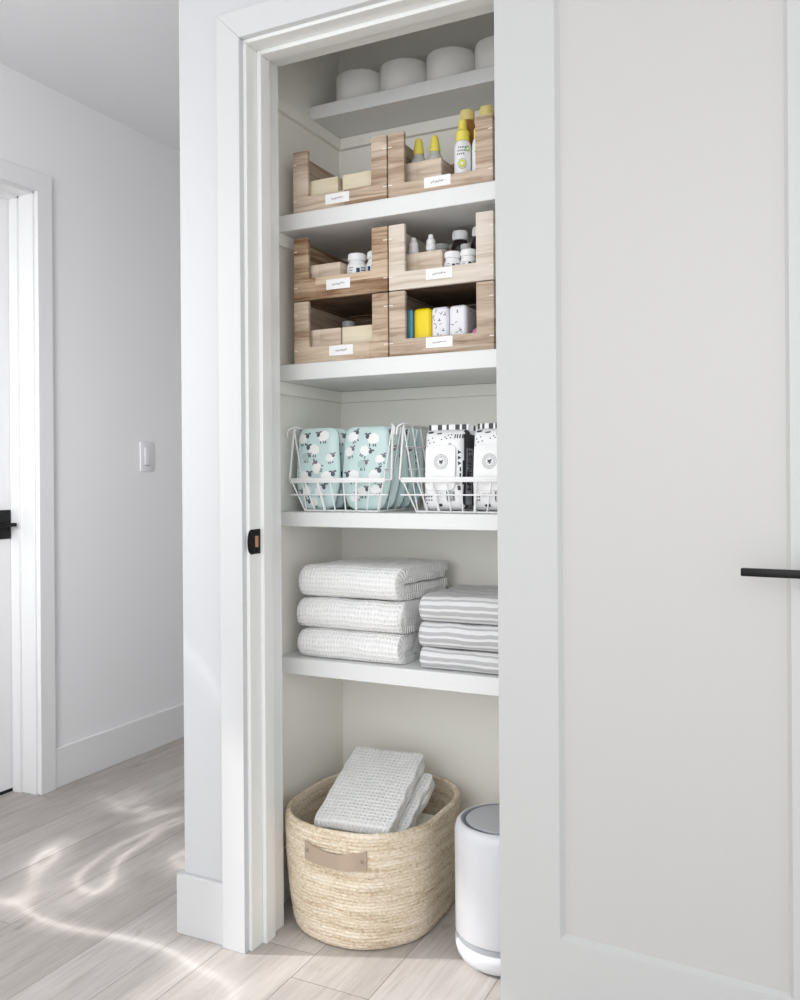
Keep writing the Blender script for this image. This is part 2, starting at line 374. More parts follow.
# wall with the closet opening: left stub, head, right run
b = BM()
box(b, XO, XL, YI, 2.32, 0, ZC)                      # outer side wall of closet
box(b, XO, JX0 - .019, YW, YI, 0, ZC)
box(b, JX0 - .019, JX1 + .019, YW, YI, HZ + .019, ZC)
box(b, JX1 + .019, 2.4, YW, YI, 0, ZC)
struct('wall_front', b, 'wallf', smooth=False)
b = BM(); box(b, XO, XR + .1, YB, 2.32, 0, ZC); struct('closet_back_wall'.replace('closet_back_wall', 'wall_rear'), b, 'closet', smooth=False)
b = BM(); box(b, XL, XL + .0015, YI, YB, 0, ZC); struct('wall_inner', b, 'closet', smooth=False)
b = BM(); box(b, XR, XR + .1, YI, YB, 0, ZC); struct('wall_right', b, 'closet', smooth=False)
b = BM(); box(b, XO, XO + .01, 2.32, 4.3, 0, ZC); struct('wall_hall', b, 'wall', smooth=False)

# baseboards
BT = .016
def base_x(x0, x1, y0, y1, name):   # running along X, faces -Y
    b = BM(); box(b, x0, x1, y0, y1, 0, .143, .002, 1); struct(name, b, 'trim')
base_x(XO - BT, JX0 - .071, YW - .013, YW, 'baseboard_front')
b = BM(); box(b, XO - BT, XO, YW, 4.3, 0, .143, .002, 1); struct('baseboard_side', b, 'trim')
b = BM(); box(b, XH, XH + .013, D1 + .064, 4.3, 0, .14, .002, 1); struct('baseboard_left', b, 'trimh')
b = BM(); box(b, XL + .0015, XL + .0145, YI, YB, 0, .14, .002, 1); struct('baseboard_inner', b, 'closet')
b = BM(); box(b, XL + .0145, XR, YB - .013, YB, 0, .14, .002, 1); struct('baseboard_rear', b, 'closet')
base_x(JX1 + .08, 2.4, YW - .013, YW, 'baseboard_right')

# closet door trim: casing, jamb, stop
cw = .064
def casing(x0, x1, z1):   # inner rect x0..x1, 0..z1 in plane Y=YW, thickness .018
    b = BM(); y0, y1 = YW - .020, YW; o = cw
    prism(b, [(x0 - o, 0), (x0, 0), (x0, z1), (x0 - o, z1 + o)], y0, y1, 'y', .0012, 1)
    prism(b, [(x1, 0), (x1 + o, 0), (x1 + o, z1 + o), (x1, z1)], y0, y1, 'y', .0012, 1)
    prism(b, [(x0, z1), (x1, z1), (x1 + o, z1 + o), (x0 - o, z1 + o)], y0, y1, 'y', .0012, 1)
    return b
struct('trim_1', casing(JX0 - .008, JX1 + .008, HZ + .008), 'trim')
b = BM()
box(b, JX0 - .019, JX0, YW - .004, YI, 0, HZ, .0015, 1); box(b, JX1, JX1 + .019, YW - .004, YI, 0, HZ, .0015, 1)
box(b, JX0 - .019, JX1 + .019, YW - .004, YI, HZ, HZ + .019, .0015, 1)
struct('trim_2', b, 'jamb')
b = BM(); s0, s1 = 1.694, 1.731
box(b, JX0, JX0 + .011, s0, s1, 0, HZ, .001, 1); box(b, JX1 - .011, JX1, s0, s1, 0, HZ, .001, 1); box(b, JX0 + .011, JX1 - .011, s0, s1, HZ - .011, HZ, .001, 1)
struct('trim_3', b, 'jamb')
# closet inside return
# hall door
b = BM()
prism(b, [(D1, 0), (D1 + .063, 0), (D1 + .063, DZ + .065), (D1, DZ)], XH, XH + .018, 'x', .0012, 1)
prism(b, [(D0, 0), (D0, DZ), (D0 - .063, DZ + .065), (D0 - .063, 0)], XH, XH + .018, 'x', .0012, 1)
prism(b, [(D1, DZ), (D1 + .063, DZ + .065), (D0 - .063, DZ + .065), (D0, DZ)], XH, XH + .018, 'x', .0012, 1)
struct('trim_4', b, 'trimh')
b = BM()
box(b, XH - .12, XH + .002, D1 - .008, D1 + .01, 0, DZ, .0012, 1); box(b, XH - .12, XH + .002, D0 - .01, D0 + .008, 0, DZ, .0012, 1)
box(b, XH - .12, XH + .002, D0, D1, DZ - .008, DZ + .01, .0012, 1)
box(b, XH - .105, XH - .065, D1 - .017, D1 - .008, 0, DZ, .001, 1)
box(b, XH - .105, XH - .065, D0 + .008, D1 - .008, DZ - .017, DZ - .008, .001, 1)
struct('trim_5', b, 'trimh')
b = BM(); box(b, XH - .145, XH - .107, D0 + .01, D1 - .011, .012, DZ - .012, .0015, 1)
d1 = struct('door_1', b, 'trimh')
hd = bpy.data.objects.new('door_handle', None); COL.objects.link(hd); hd.parent = d1; hd['label'] = 'matte black lever handle on a square plate'
hy, hz = 2.095, .932
b = BM(); box(b, XH - .107, XH - .098, hy - .05, hy + .05, hz - .05, hz + .05, .0015, 2); obj('backplate', b, 'black', hd)
b = BM(); tube(b, [(XH - .10, hy, hz), (XH - .055, hy, hz)], .009, 16)
box(b, XH - .062, XH - .05, hy - .12, hy + .036, hz - .0065, hz + .0065, .002, 2); obj('lever', b, 'black', hd)
b = BM(); box(b, XH - .16, XH - .11, D0 + .01, D1 - .01, 0, .011); struct('gap_shade_strip', b, 'dark', smooth=False)  # black strip painting the shade in the gap under the door

# closet door, swung almost flat back against the wall
DA = R(-4.0); DL = (-.578, 1.600, 0)
def at_door(o): o.location = DL; o.rotation_euler = (0, 0, DA)
DWd, DTh, DHt = .632, .034, 2.068
px0, px1, pz0, pz1 = .1205, .5185, .225, 1.985
b = BM(); bv, dp = .007, .009
def ring(x0, x1, z0, z1, y): return [b.verts.new(p) for p in ((x0, y, z0), (x1, y, z0), (x1, y, z1), (x0, y, z1))]
for sgn in (0, 1):
    yf = 0 if not sgn else DTh; yr = dp if not sgn else DTh - dp
    A = ring(0, DWd, .010, DHt, yf); B = ring(px0, px1, pz0, pz1, yf); Cc = ring(px0 + bv, px1 - bv, pz0 + bv, pz1 - bv, yr)
    for i in range(4):
        j = (i + 1) % 4
        b.faces.new((A[i], A[j], B[j], B[i])); b.faces.new((B[i], B[j], Cc[j], Cc[i]))
    if not sgn: A0, C0 = A, Cc
    else:
        for i in range(4):
            j = (i + 1) % 4; b.faces.new((A0[i], A0[j], A[j], A[i])); b.faces.new((C0[i], C0[j], Cc[j], Cc[i]))
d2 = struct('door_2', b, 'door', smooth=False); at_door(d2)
b = BM(); box(b, px0 + bv, px1 - bv, dp, DTh - dp, pz0 + bv, pz1 - bv); obj('panel', b, 'panel', d2, smooth=False)
hh = bpy.data.objects.new('door_handle', None); COL.objects.link(hh); hh.parent = d2; hh['label'] = 'matte black straight lever handle'
hs, hz = .572, .926
b = BM(); box(b, hs - .033, hs + .033, -.008, 0, hz - .033, hz + .033, .0015, 2); obj('backplate', b, 'black', hh)
b = BM(); tube(b, [(hs, -.006, hz), (hs, -.05, hz)], .009, 16)
box(b, hs - .122, hs + .011, -.058, -.046, hz - .0065, hz + .0065, .0018, 2); obj('lever', b, 'black', hh)
for k, z in enumerate((.25, 1.05, 1.85)):
    b = BM(); tube(b, [(-.004, DTh + .004, z - .045), (-.004, DTh + .004, z + .045)], .005, 12); obj('hinge', b, 'black', d2)

# strike plate on the left jamb
t = thing('strike_plate', 'small black latch strike plate with rounded lip on the closet door jamb', 'strike plate', (JX0, 1.668, .9375))
pts = [(.0245, -.0285), (.0245, .0285), (-.012, .0285)]
for k in range(9):
    a = R(90) + PI * k / 8; pts.append((-.014 + .0105 * math.cos(a), .0265 * math.sin(a)))
pts.append((-.012, -.0285))
b = BM(); prism(b, pts, .0002, .0022, 'x', .0004, 1); obj('plate', b, 'black', t)
b = BM(); box(b, .0021, .0026, .004, .016, -.013, .013, .0002, 1); obj('latch_hole', b, 'hole', t)
for z in (-.021, .021):
    b = BM(); tube(b, [(.0021, .011, z), (.003, .011, z)], .003, 12); obj('screw', b, 'black', t)

# light switch
t = thing('light_switch', 'white rectangular paddle light switch on the hallway wall', 'light switch', (XH, 2.713, 1.176))
b = BM(); box(b, 0, .006, -.038, .038, -.058, .058, .0025, 2); obj('wall_plate', b, 'plastic', t)
b = BM(); box(b, .005, .009, -.016, .016, -.031, .036, .0015, 2); obj('paddle', b, 'plastic', t)
b = BM(); box(b, .0055, .0075, -.013, .013, -.0375, -.034, .0004, 1); obj('slider', b, 'switchline', t)

# ------------------------------------------------------------------ closet shelves
YS = 1.88
SH = {'A': (1.711, 1.7535), 'B': (1.331, 1.373), 'C': (.961, .998), 'D': (.586, .628)}
where = {'T': 'narrow white shelf set back at the top, carrying the paper rolls', 'A': 'white closet shelf carrying two wooden bins with yellow capped bottles',
         'B': 'white closet shelf carrying four wooden bins stacked two high', 'C': 'white closet shelf carrying the two wire baskets',
         'D': 'white closet shelf carrying the folded white and grey towels'}
for k in 'TABCD':
    z0, z1 = (2.057, 2.094) if k == 'T' else SH[k]; y0 = 2.042 if k == 'T' else YS
    t = thing('closet_shelf', where[k], 'shelf', (XL, YB, z0))
    b = BM(); box(b, .0018, XR - XL - .0005, y0 - YB, -.0005, 0, z1 - z0, .0015, 1); obj('shelf_board', b, 'shelf', t)
    if k in 'TAB':
        b = BM(); box(b, .0018, .0145, YI - YB + .002, -.0145, -.032, -.0005, .001, 1); obj('cleat', b, 'closet', t)
        b = BM(); box(b, .0018, XR - XL - .001, -.0145, -.0005, -.032, -.0005, .001, 1); obj('cleat', b, 'closet', t)

# ------------------------------------------------------------------ wooden bins
def scribble(bm, cx, cz, w, h, y, seed, mi=1):
    r = random.Random(seed); pts = []; n = 26
    for i in range(n):
        u = i / (n - 1); ph = u * (9 + r.random() * .4) * 2 * PI / 2
        amp = h * (.25 + .75 * abs(math.sin(i * 1.7 + seed)))
        pts.append((cx + (u - .5) * w + .25 * h * math.cos(ph * 2), cz + amp * .5 * math.sin(ph * 2) + (u - .5) * h * .25))
    for q in ribbon2(pts, h * .10): poly(bm, [(p[0], y, p[1]) for p in q], mi)
def wooden_bin(m, label, x, y, z, w=.2675, h=.1575, d=.27, rail=.042, lx=.135, lz=.030, lw=.068, seed=1, group='wooden storage bins', lower=False):
    t = thing('wooden_bin', label, 'bin', (x, y, z), group=group)
    th = .012; pw = .043
    b = BM()
    prism(b, [(0, 0), (w, 0), (w, h), (w - pw, h), (w - pw, rail), (pw, rail), (pw, h), (0, h)], 0, th, 'y', .0022, 2)
    for zz in (h * .2, h * .78):
        for xx in (.0, w - .011): box(b, xx + .0004, xx + .0108, -.0003, .001, zz, zz + .0022, mi=1)
    obj('front_panel', b, [m, 'pin'], t)
    for xx in (0, w - th):
        b = BM(); box(b, xx, xx + th, th, d - th, .0, h - .001, .001, 1); obj('side_panel', b, m, t)
    b = BM(); box(b, 0, w, d - th, d, 0, h, .001, 1); obj('back_panel', b, 'woodshade' if lower else m, t)
    b = BM(); box(b, th, w - th, th, d - th, .002, .010); obj('base_panel', b, 'woodshade', t, smooth=False)
    b = BM(); box(b, lx - lw / 2, lx + lw / 2, -.0016, 0, lz - .0125, lz + .0125, .0003, 1)
    scribble(b, lx, lz, lw * .5, .007, -.0019, seed); obj('name_card', b, ['card', 'ink'], t, smooth=False, recalc=False)
    return t
XA, XB2 = -1.2265, -.9555
zA, zB = SH['A'][1], SH['B'][1]
wooden_bin('wood0', 'wooden bin on the upper shelf holding only two small pale boxes', XA, 1.89, zA, lx=.130, lz=.024, seed=3)
wooden_bin('wood1', 'wooden bin on the upper shelf holding yellow capped bottles', XB2, 1.89, zA, rail=.035, lx=.130, lz=.0235, seed=4)
wooden_bin('wood3', 'lower left wooden bin of the four, holding two pale boxes under a grey cap', XA, 1.89, zB, lx=.138, lz=.027, seed=6, lower=True)
wooden_bin('wood5', 'lower right wooden bin of the four, holding blue, yellow and speckled packets', XB2, 1.89, zB, lx=.132, lz=.027, seed=7, lower=True)
wooden_bin('wood2', 'darkest streaked brown wooden bin, upper left of the four, with white pill bottles', XA, 1.89, zB + .1600, lx=.131, lz=.032, rail=.055, seed=5)
wooden_bin('wood4', 'palest wooden bin, upper right of the four, with dropper and cough bottles', XB2, 1.89, zB + .1600, lx=.133, lz=.028, rail=.043, seed=8)

def small_box(m, label, x, y, z, w=.093, h=.072, d=.12, th=.006):
    t = thing('small_wooden_box', label, 'box', (x, y, z), group='small open boxes inside the wooden bins')
    b = BM(); box(b, 0, w, 0, th, 0, h, .0012, 1); obj('front_panel', b, m, t)
    for xx in (0, w - th):
        b = BM(); box(b, xx, xx + th, th, d - th, 0, h, .001, 1); obj('side_panel', b, m, t)
    b = BM(); box(b, 0, w, d - th, d, 0, h, .001, 1); obj('back_panel', b, m, t)
    b = BM(); box(b, th, w - th, th, d - th, .001, .006); obj('base_panel', b, m, t, smooth=False)
fl = .0102
small_box('pale', 'small pale box, left one in the bin without bottles', XA + .016, 1.915, zA + fl, .1015, .078)
small_box('pale', 'small pale box, right one in the bin without bottles', XA + .1305, 1.915, zA + fl, .1, .078)
small_box('palep', 'small pale box holding two yellow nozzle bottles', XB2 + .0125, 1.925, zA + fl, .1125, .082, .085)
zU = zB + .1600
small_box('palep', 'small pale box beside the white pill bottles', XA + .0125, 1.915, zU + fl, .110, .083, .09)
small_box('palep', 'small tan box holding two white dropper bottles', XB2 + .0125, 1.925, zU + fl, .1125, .083, .08)
small_box('palep', 'small box in the lower left bin, left of the pair', XA + .016, 1.915, zB + fl, .1065, .078)
small_box('pale', 'small box in the lower left bin, right of the pair', XA + .1265, 1.915, zB + fl, .105, .078)

# ------------------------------------------------------------------ bottles
def wrap(bm, R0, z0, z1, a0, a1, n=14, mi=0, c=(0, 0)):
    """curved label patch round the cylinder; angles measured from -Y, + towards +X"""
    vs = []
    for i in range(n + 1):
        a = R(a0 + (a1 - a0) * i / n); x, y = c[0] + R0 * math.sin(a), c[1] - R0 * math.cos(a)
        vs.append((bm.verts.new((x, y, z0)), bm.verts.new((x, y, z1))))
    for p, q in zip(vs, vs[1:]):
        f = bm.faces.new((p[0], q[0], q[1], p[1])); f.material_index = mi
def wrap_text(bm, s, size, R0, ang, z, mi=1, bold=.0, vertical=False):
    tb = text_bm(s, size, bold)
    for v in tb.verts:
        x, zz = v.co.x, v.co.z
        if vertical: x, zz = -zz, x
        a = R(ang) + x / R0
        v.co = Vector((R0 * math.sin(a), -R0 * math.cos(a), z + zz))
    for f in tb.faces: f.material_index = mi
    merge(bm, tb)
def round_bottle(label, x, y, z, r, h, capr, caph, body='bottle', cap='capw', group=None, neck=.004, lab=None, name='pill_bottle', cat='bottle', ridges=True, nozzle=None):
    t = thing(name, label, cat, (x, y, z), group=group)
    hb = h - caph - neck
    b = BM(); lathe(b, fillet([(0, 0), (r, 0), (r, hb * .90), (capr * .92, hb), (capr * .9, hb + neck), (0, hb + neck)], r * .22, 4), n=36, cap=False); obj('bottle_body', b, body, t)
    b = BM()
    if nozzle:
        lathe(b, fillet([(0, 0)] + nozzle + [(0, nozzle[-1][1])], .0015, 3), (0, 0, hb + neck), n=28, cap=False)
    else:
        lathe(b, fillet([(0, 0), (capr, 0), (capr, caph), (0, caph)], capr * .16, 3), (0, 0, hb + neck), n=36, cap=False)
        if ridges:
            for i in range(30):
                a = 2 * PI * i / 30; cx, cy = capr * math.cos(a), capr * math.sin(a)
                tube(b, [(cx, cy, hb + neck + caph * .15), (cx, cy, hb + neck + caph * .8)], .0005, 4)
    obj('cap', b, cap, t)
    if lab: lab(t, r, hb)
    return t
def lab_pill(seed):
    def f(t, r, hb):
        b = BM(); wrap(b, r + .0003, hb * .12, hb * .88, -75, 75, mi=0)
        wrap(b, r + .0006, hb * .12, hb * .80, 14, 34, 5, 1); wrap(b, r + .0006, hb * .10, hb * .16, -70, 60, 10, 1)
        for k in range(6): wrap(b, r + .0006, hb * (.42 + .075 * k), hb * (.45 + .075 * k), 40, 70, 6, 1)
        for q in range(3): wrap(b, r + .0006, hb * (.80 - .08 * q), hb * (.825 - .08 * q), -32, -2 - 6 * q, 5, 2)
        obj('label', b, ['card', 'navy', 'greyink'], t, recalc=False)
    return f
zb = zU + fl
g = 'white supplement bottles in the upper left bin'
b1 = round_bottle('white pill bottle with navy print, fully visible beside a small box', -1.074, 1.948, zb, .0255, .1045, .0225, .019, lab=lab_pill(1), name='pill_bottle')
b2 = round_bottle('white pill bottle partly hidden behind the dark bin right post', -1.020, 1.950, zb, .0255, .1045, .0225, .019, lab=lab_pill(2), name='pill_bottle')
b1.rotation_euler[2] = R(10); b2.rotation_euler[2] = R(-42)
# lower left bin: bottle behind boxes with a grey cap
round_bottle('bottle with grey cap behind the two small boxes of the lower left bin', -1.165, 2.065, zB + fl, .020, .121, .017, .018, cap='greycap')
# upper right bin
def noz(a=.0075, hh=.034): return [(a, 0), (a, .010), (a * 1.25, .0105), (a * 1.25, .020), (a * .6, .022), (a * .55, hh - .003), (a * .35, hh)]
for (x, y, lb, s) in ((-.9185, 1.955, 'white dropper bottle, left one of the pair in a small tan box', 0), (-.8725, 1.955, 'white dropper bottle, right one of the pair in a small tan box', .002)):
    round_bottle(lb, x, y, zb + .0065, .0175, .1225 + s, .010, .040, name='dropper_bottle', nozzle=[(.0125, 0), (.0125, .012), (.0110, .014), (.0110, .026), (.0070, .029), (.0062, .038), (.0040, .040)])
for (x, y, lb, sd) in ((-.809, 1.940, 'short white pill bottle, left of the front pair in the palest bin', 5), (-.7675, 1.939, 'short white pill bottle, right of the front pair in the palest bin', 6)):
    o = round_bottle(lb, x, y, zb, .0200, .0765, .0190, .0165, lab=lab_pill(sd)); o.rotation_euler[2] = R(4)
for (x, y, lb, s) in ((-.827, 2.032, 'dark bottle with a tall white cap at the back of the palest bin', 1.0), (-.774, 2.032, 'dark bottle with a white cap half hidden behind the palest bin post', 1.02)):
    round_bottle(lb, x, y, zb, .0225, .151 * s, .0190, .023, body='amber', name='syrup_bottle')
round_bottle('bottle with wide grey cap behind the tan box of the palest bin', -.893, 2.062, zb, .025, .133, .0225, .015, cap='greycap')
round_bottle('bottle with small grey cap between the two dark bottles', -.797, 1.992, zb, .0125, .106, .0115, .013, cap='greycap')
# upper shelf bottles
za = zA + fl
def ycap(): return [(.0135, 0), (.0135, .008), (.0125, .014), (.0085, .036), (.007, .040)]
for (x, y, lb, s) in ((-.909, 1.967, 'frosted bottle with yellow nozzle, left of the pair in a small box', 0), (-.8655, 1.967, 'frosted bottle with yellow nozzle, right of the pair in a small box', .003)):
    round_bottle(lb, x, y, za + .0065, .0195, .1465, .014, .0405, body='clear', cap='yellow', name='nozzle_bottle', nozzle=ycap())
def lab_lemon(t, r, hb):
    b = BM(); R1 = r + .0005
    def disc(a0, z, ra, mi, rr): 
        poly(b, [((rr) * math.sin(R(a0) + ra * math.cos(q) / rr), -(rr) * math.cos(R(a0) + ra * math.cos(q) / rr), z + ra * 1.1 * math.sin(q)) for q in (2 * PI * i / 16 for i in range(16))], mi)
    disc(2, hb * .50, .0115, 1, R1); disc(2, hb * .50, .0105, 0, R1 + .0003); disc(2, hb * .50, .0088, 3, R1 + .0006); disc(2, hb * .50, .0078, 2, R1 + .0009); disc(2, hb * .50, .003, 0, R1 + .0012)
    disc(40, hb * .80, .0062, 3, R1); disc(40, hb * .80, .0030, 0, R1 + .0003)
    for s, z, sz in (('baby', hb * .80, .0105), ('oil', hb * .70, .009)): pass
    [wrap(b, R1, hb * (.68 + .065 * q), hb * (.715 + .065 * q), a_, a_ + 9, 2, 1) for q in range(3) for a_ in range(-34 + 5 * q, 22, 14)]
    wrap(b, R1, hb * .12, hb * .15, -20, 30, 6, 1); wrap(b, R1, hb * .24, hb * .26, -24, 24, 6, 1)
    obj('label', b, ['card', 'greyink', 'lemon', 'green'], t, recalc=False)
for (x, y, lb) in ((-.783, 1.945, 'white spray bottle with lemon print and yellow top, fully visible'), (-.7385, 1.947, 'white spray bottle with lemon print half behind the bin post')):
    t = thing('spray_bottle', lb, 'bottle', (x, y, za)); r = .0208
    b = BM(); lathe(b, fillet([(0, 0), (r, 0), (r, .102), (.0165, .117), (0, .117)], .006, 5), n=36, cap=False); obj('bottle_body', b, 'bottle', t)
    b = BM(); lathe(b, fillet([(0, 0), (.0165, 0), (.0165, .022), (.0110, .027), (.0095, .050), (0, .050)], .002, 3), (0, 0, .1165), n=28, cap=False); obj('spray_head', b, 'yellow', t)
    lab_lemon(t, r, .117); t.rotation_euler[2] = R(14)
for (x, y, lb) in ((-.792, 1.998, 'amber bottle with straw yellow cap behind the lemon spray bottle'), (-.742, 2.000, 'amber bottle with straw yellow cap above the bin right post')):
    o = round_bottle(lb, x, y, za, .0235, .211, .0175, .026, body='amber2', cap='beige', name='amber_bottle')

# packets in the lower right bin
def packet(m, label, x, y, z, w, h, d, specks=0, seed=1):
    t = thing('packet', label, 'packet', (x, y, z), group='packets in the lower right bin')
    b = BM(); box(b, 0, w, 0, d, 0, h, min(w, d) * .22, 5)
    obj('wrapper', b, m, t)
    if specks:
        r = random.Random(seed); b = BM()
        for i in range(specks):
            u, v, a = r.uniform(.14, .86) * w, r.uniform(.08, .92) * h, r.uniform(0, PI)
            c, s = math.cos(a) * .0036, math.sin(a) * .0036
            for q in ribbon2([(u - c, v - s), (u + c, v + s)], .0016): poly(b, [(p[0], -.0004, p[1]) for p in q], i % 3)
        for i in range(specks):
            u, v, a = r.uniform(.2, .8) * d, r.uniform(.08, .92) * h, r.uniform(0, PI)
            c, s = math.cos(a) * .0036, math.sin(a) * .0036
            for q in ribbon2([(u - c, v - s), (u + c, v + s)], .0016): poly(b, [(w + .0004, p[0], p[1]) for p in q], i % 3)
        obj('print', b, ['ink', 'greyink', 'ink'], t, recalc=False, smooth=False)
pz = zB + fl
packet('blue', 'blue packet, leftmost of the row in the bin', -.929, 1.918, pz, .023, .106, .05)
packet('yel2', 'bright yellow packet standing next to the blue one', -.9045, 1.918, pz, .0455, .107, .05)
packet('speck', 'white speckled packet next to the bright yellow one', -.857, 1.918, pz, .0435, .106, .05, 22, 3)
packet('speck', 'white speckled packet on the right end of the row', -.8115, 1.918, pz, .045, .106, .085, 22, 9)
packet('pink', 'pink packet lying low beside the speckled packets', -.759, 1.925, pz, .055, .050, .06)
packet('filmk', 'dark patterned packet behind the pink one', -.757, 1.975, pz, .04, .098, .05, 14, 4)

# ------------------------------------------------------------------ paper rolls
def roll(label, x):
    t = thing('paper_roll', label, 'paper roll', (x - .0145, 2.1325, 2.094), group='white paper rolls on the top shelf')
    ro, ri, h = .0668, .02, .088
    b = BM(); lathe(b, fillet([(ri, 0), (ro, 0), (ro, h), (ri, h)], .003, 3) + [(ri, 0)], n=64, cap=False)
    for k in range(6):
        pass
    obj('paper', b, 'tissue', t)
    b = BM(); lathe(b, [(ri - .001, .0005), (ri - .0002, .0005), (ri - .0002, h - .001), (ri - .001, h - .001), (ri - .001, .0005)], n=32, cap=False); obj('core', b, 'core', t)
for i, (x, lb) in enumerate(((-1.146, 'white paper roll at the left end of the top shelf'), (-1.010, 'white paper roll, second from the left on the top shelf'), (-.873, 'white paper roll, third from the left on the top shelf'), (-.737, 'white paper roll on the top shelf, cut off by the open door'))):
    roll(lb, x)

# ------------------------------------------------------------------ folded cloth
def ribbon_cloth(path, t, x0, x1, nx=60, amp=.0025, taper=(.12, .04), seed=0.0, sagx=0.0, skew=0.0):
    """a thick sheet folded along `path` (y,z) and extruded along x, with soft uneven ends"""
    P = [Vector((p[0], p[1])) for p in path]
    # resample
    L = [0]
    for a, c in zip(P, P[1:]): L.append(L[-1] + (c - a).length)
    N = max(40, int(L[-1] / .006)); Q = []
    k = 0
    for i in range(N + 1):
        s = L[-1] * i / N
        while k < len(L) - 2 and L[k + 1] < s: k += 1
        f = (s - L[k]) / max(1e-9, L[k + 1] - L[k]); Q.append(P[k].lerp(P[k + 1], f))
    c0 = Vector(((min(p.x for p in P) + max(p.x for p in P)) / 2, (min(p.y for p in P) + max(p.y for p in P)) / 2))
    zmin = min(p.y for p in P) - t / 2
    bm = bmesh.new(); uvl = bm.loops.layers.uv.new('UVMap')
    rows = []
    for j in range(nx + 1):
        u = j / nx; x = x0 + (x1 - x0) * u
        k1 = 1.0
        if u < taper[0]: k1 = .80 + .20 * math.sqrt(max(0, 1 - (1 - u / taper[0]) ** 2))
        if u > 1 - taper[1]: k1 = .93 + .07 * math.sqrt(max(0, 1 - ((u - 1 + taper[1]) / taper[1]) ** 2))
        row = []
        for i, p in enumerate(Q):
            a, c = Q[max(i - 1, 0)], Q[min(i + 1, N)]; d = (c - a).normalized(); nn = Vector((-d.y, d.x))
            for sgn in (-1, 1):
                q = p + nn * sgn * t / 2
                qy = c0.x + (q.x - c0.x) * k1; qz = zmin + (q.y - zmin) * (k1 if u < .5 else k1)
                nz = noise.noise(Vector((x * 14, qy * 12 + seed, qz * 16))) * amp * 1.6 + noise.noise(Vector((x * 45, i * .35 + seed, sgn))) * amp * .45
                hfac = min(1, (q.y - zmin) / .02)
                xx = x + (noise.noise(Vector((i * .12, seed * 3 + 5, u))) * .006 if j in (0, nx) else 0) + skew * (qy - c0.x)
                row.append(bm.verts.new((xx, qy + nz * .8, qz + nz * hfac + sagx * math.sin(u * PI) * hfac)))
        rows.append(row)
    def face(vs, uvs):
        f = bm.faces.new(vs)
        for lp, uv in zip(f.loops, uvs): lp[uvl].uv = uv
    dl = L[-1] / N; dx = (x1 - x0) / nx
    for j in range(nx):
        A, B = rows[j], rows[j + 1]
        for i in range(N):
            for s in (0, 1):
                a, c, d, e = A[2 * i + s], A[2 * i + 2 + s], B[2 * i + 2 + s], B[2 * i + s]
                uv = [(i * dl + s * .003, j * dx), ((i + 1) * dl + s * .003, j * dx), ((i + 1) * dl + s * .003, (j + 1) * dx), (i * dl + s * .003, (j + 1) * dx)]
                if s: face((e, d, c, a), uv[::-1])
                else: face((a, c, d, e), uv)
        for i in (0, N):
            a, c, d, e = A[2 * i], A[2 * i + 1], B[2 * i + 1], B[2 * i]
            face((a, c, d, e), [(0, j * dx), (.004, j * dx), (.004, (j + 1) * dx), (0, (j + 1) * dx)])
    for R_ in (rows[0], rows[-1]):
        for i in range(N):
            face((R_[2 * i], R_[2 * i + 1], R_[2 * i + 3], R_[2 * i + 2]), [(i * dl, 0), (i * dl, .004), ((i + 1) * dl, .004), ((i + 1) * dl, 0)])
    return bm
def nested(d, h, t):
    """outer layer wraps the front; second layer nests inside; open towards the back"""
    r = h / 2 - t / 2; zc = h / 2; f = r
    p = [(d - .004, h - t / 2 - .002)]
    p.append((f, h - t / 2))
    for k in range(1, 12): a = R(90) + PI * k / 12; p.append((f + r * math.cos(a), zc + r * math.sin(a)))
    p.append((f, t / 2)); ri = r - t * 1.05; zi = zc
    bk = d - (r - ri) - .004; p.append((bk, t / 2))
    m = (t / 2 + (zi - ri)) / 2; rr = (zi - ri - t / 2) / 2
    for k in range(1, 6): a = R(-90) + PI * k / 6; p.append((bk + rr * math.cos(a), m + rr * math.sin(a)))
    p.append((bk, zi - ri)); p.append((f, zi - ri))
    for k in range(1, 8): a = R(-90) - PI * k / 8; p.append((f + ri * math.cos(a), zi + ri * math.sin(a)))
    p.append((f, zi + ri)); p.append((bk, zi + ri))
    return p
def cloth_thing(name, label, cat, bm, m, loc, group=None, rot=None):
    o = obj(name, bm, m, smooth=True, ang=60); o.location = loc
    if rot: o.rotation_euler = rot
    tag(o, label, cat, group); return o
zD = SH['D'][1]
tw = [(-1.232, -.934, zD, .0725, 'folded white waffle towel at the bottom of the white stack', 1.3),
      (-1.233, -.930, zD + .0750, .077, 'folded white waffle towel in the middle of the white stack', 4.7),
      (-1.215, -.925, zD + .1545, .082, 'folded white waffle towel on top of the white stack', 8.1)]
for x0, x1, z, h, lb, sd in tw:
    dd = .262 if sd > 8 else .235
    bm = ribbon_cloth(nested(dd, h, .0185), .0185, 0, x1 - x0, 70, .0022, (.10, .03), sd, skew=.10 if sd > 8 else 0)
    cloth_thing('folded_towel', lb, 'towel', bm, 'waffle', (x0, 1.893, z + .0004), 'folded white towels')
gt = [(-.888, zD, .050, 'grey striped towel at the bottom of the grey stack', 2.2, .30), (-.890, zD + .051, .060, 'grey striped towel in the middle of the grey stack', 6.1, .30), (-.888, zD + .112, .064, 'grey striped towel on top of the grey stack', 9.4, .29)]
for x0, z, h, lb, sd, w in gt:
    bm = ribbon_cloth(nested(.24, h, .0115), .0115, 0, w, 60, .0022, (.06, .03), sd)
    cloth_thing('folded_towel', lb, 'towel', bm, 'stripe', (x0, 1.893, z + .0004), 'folded grey striped towels')

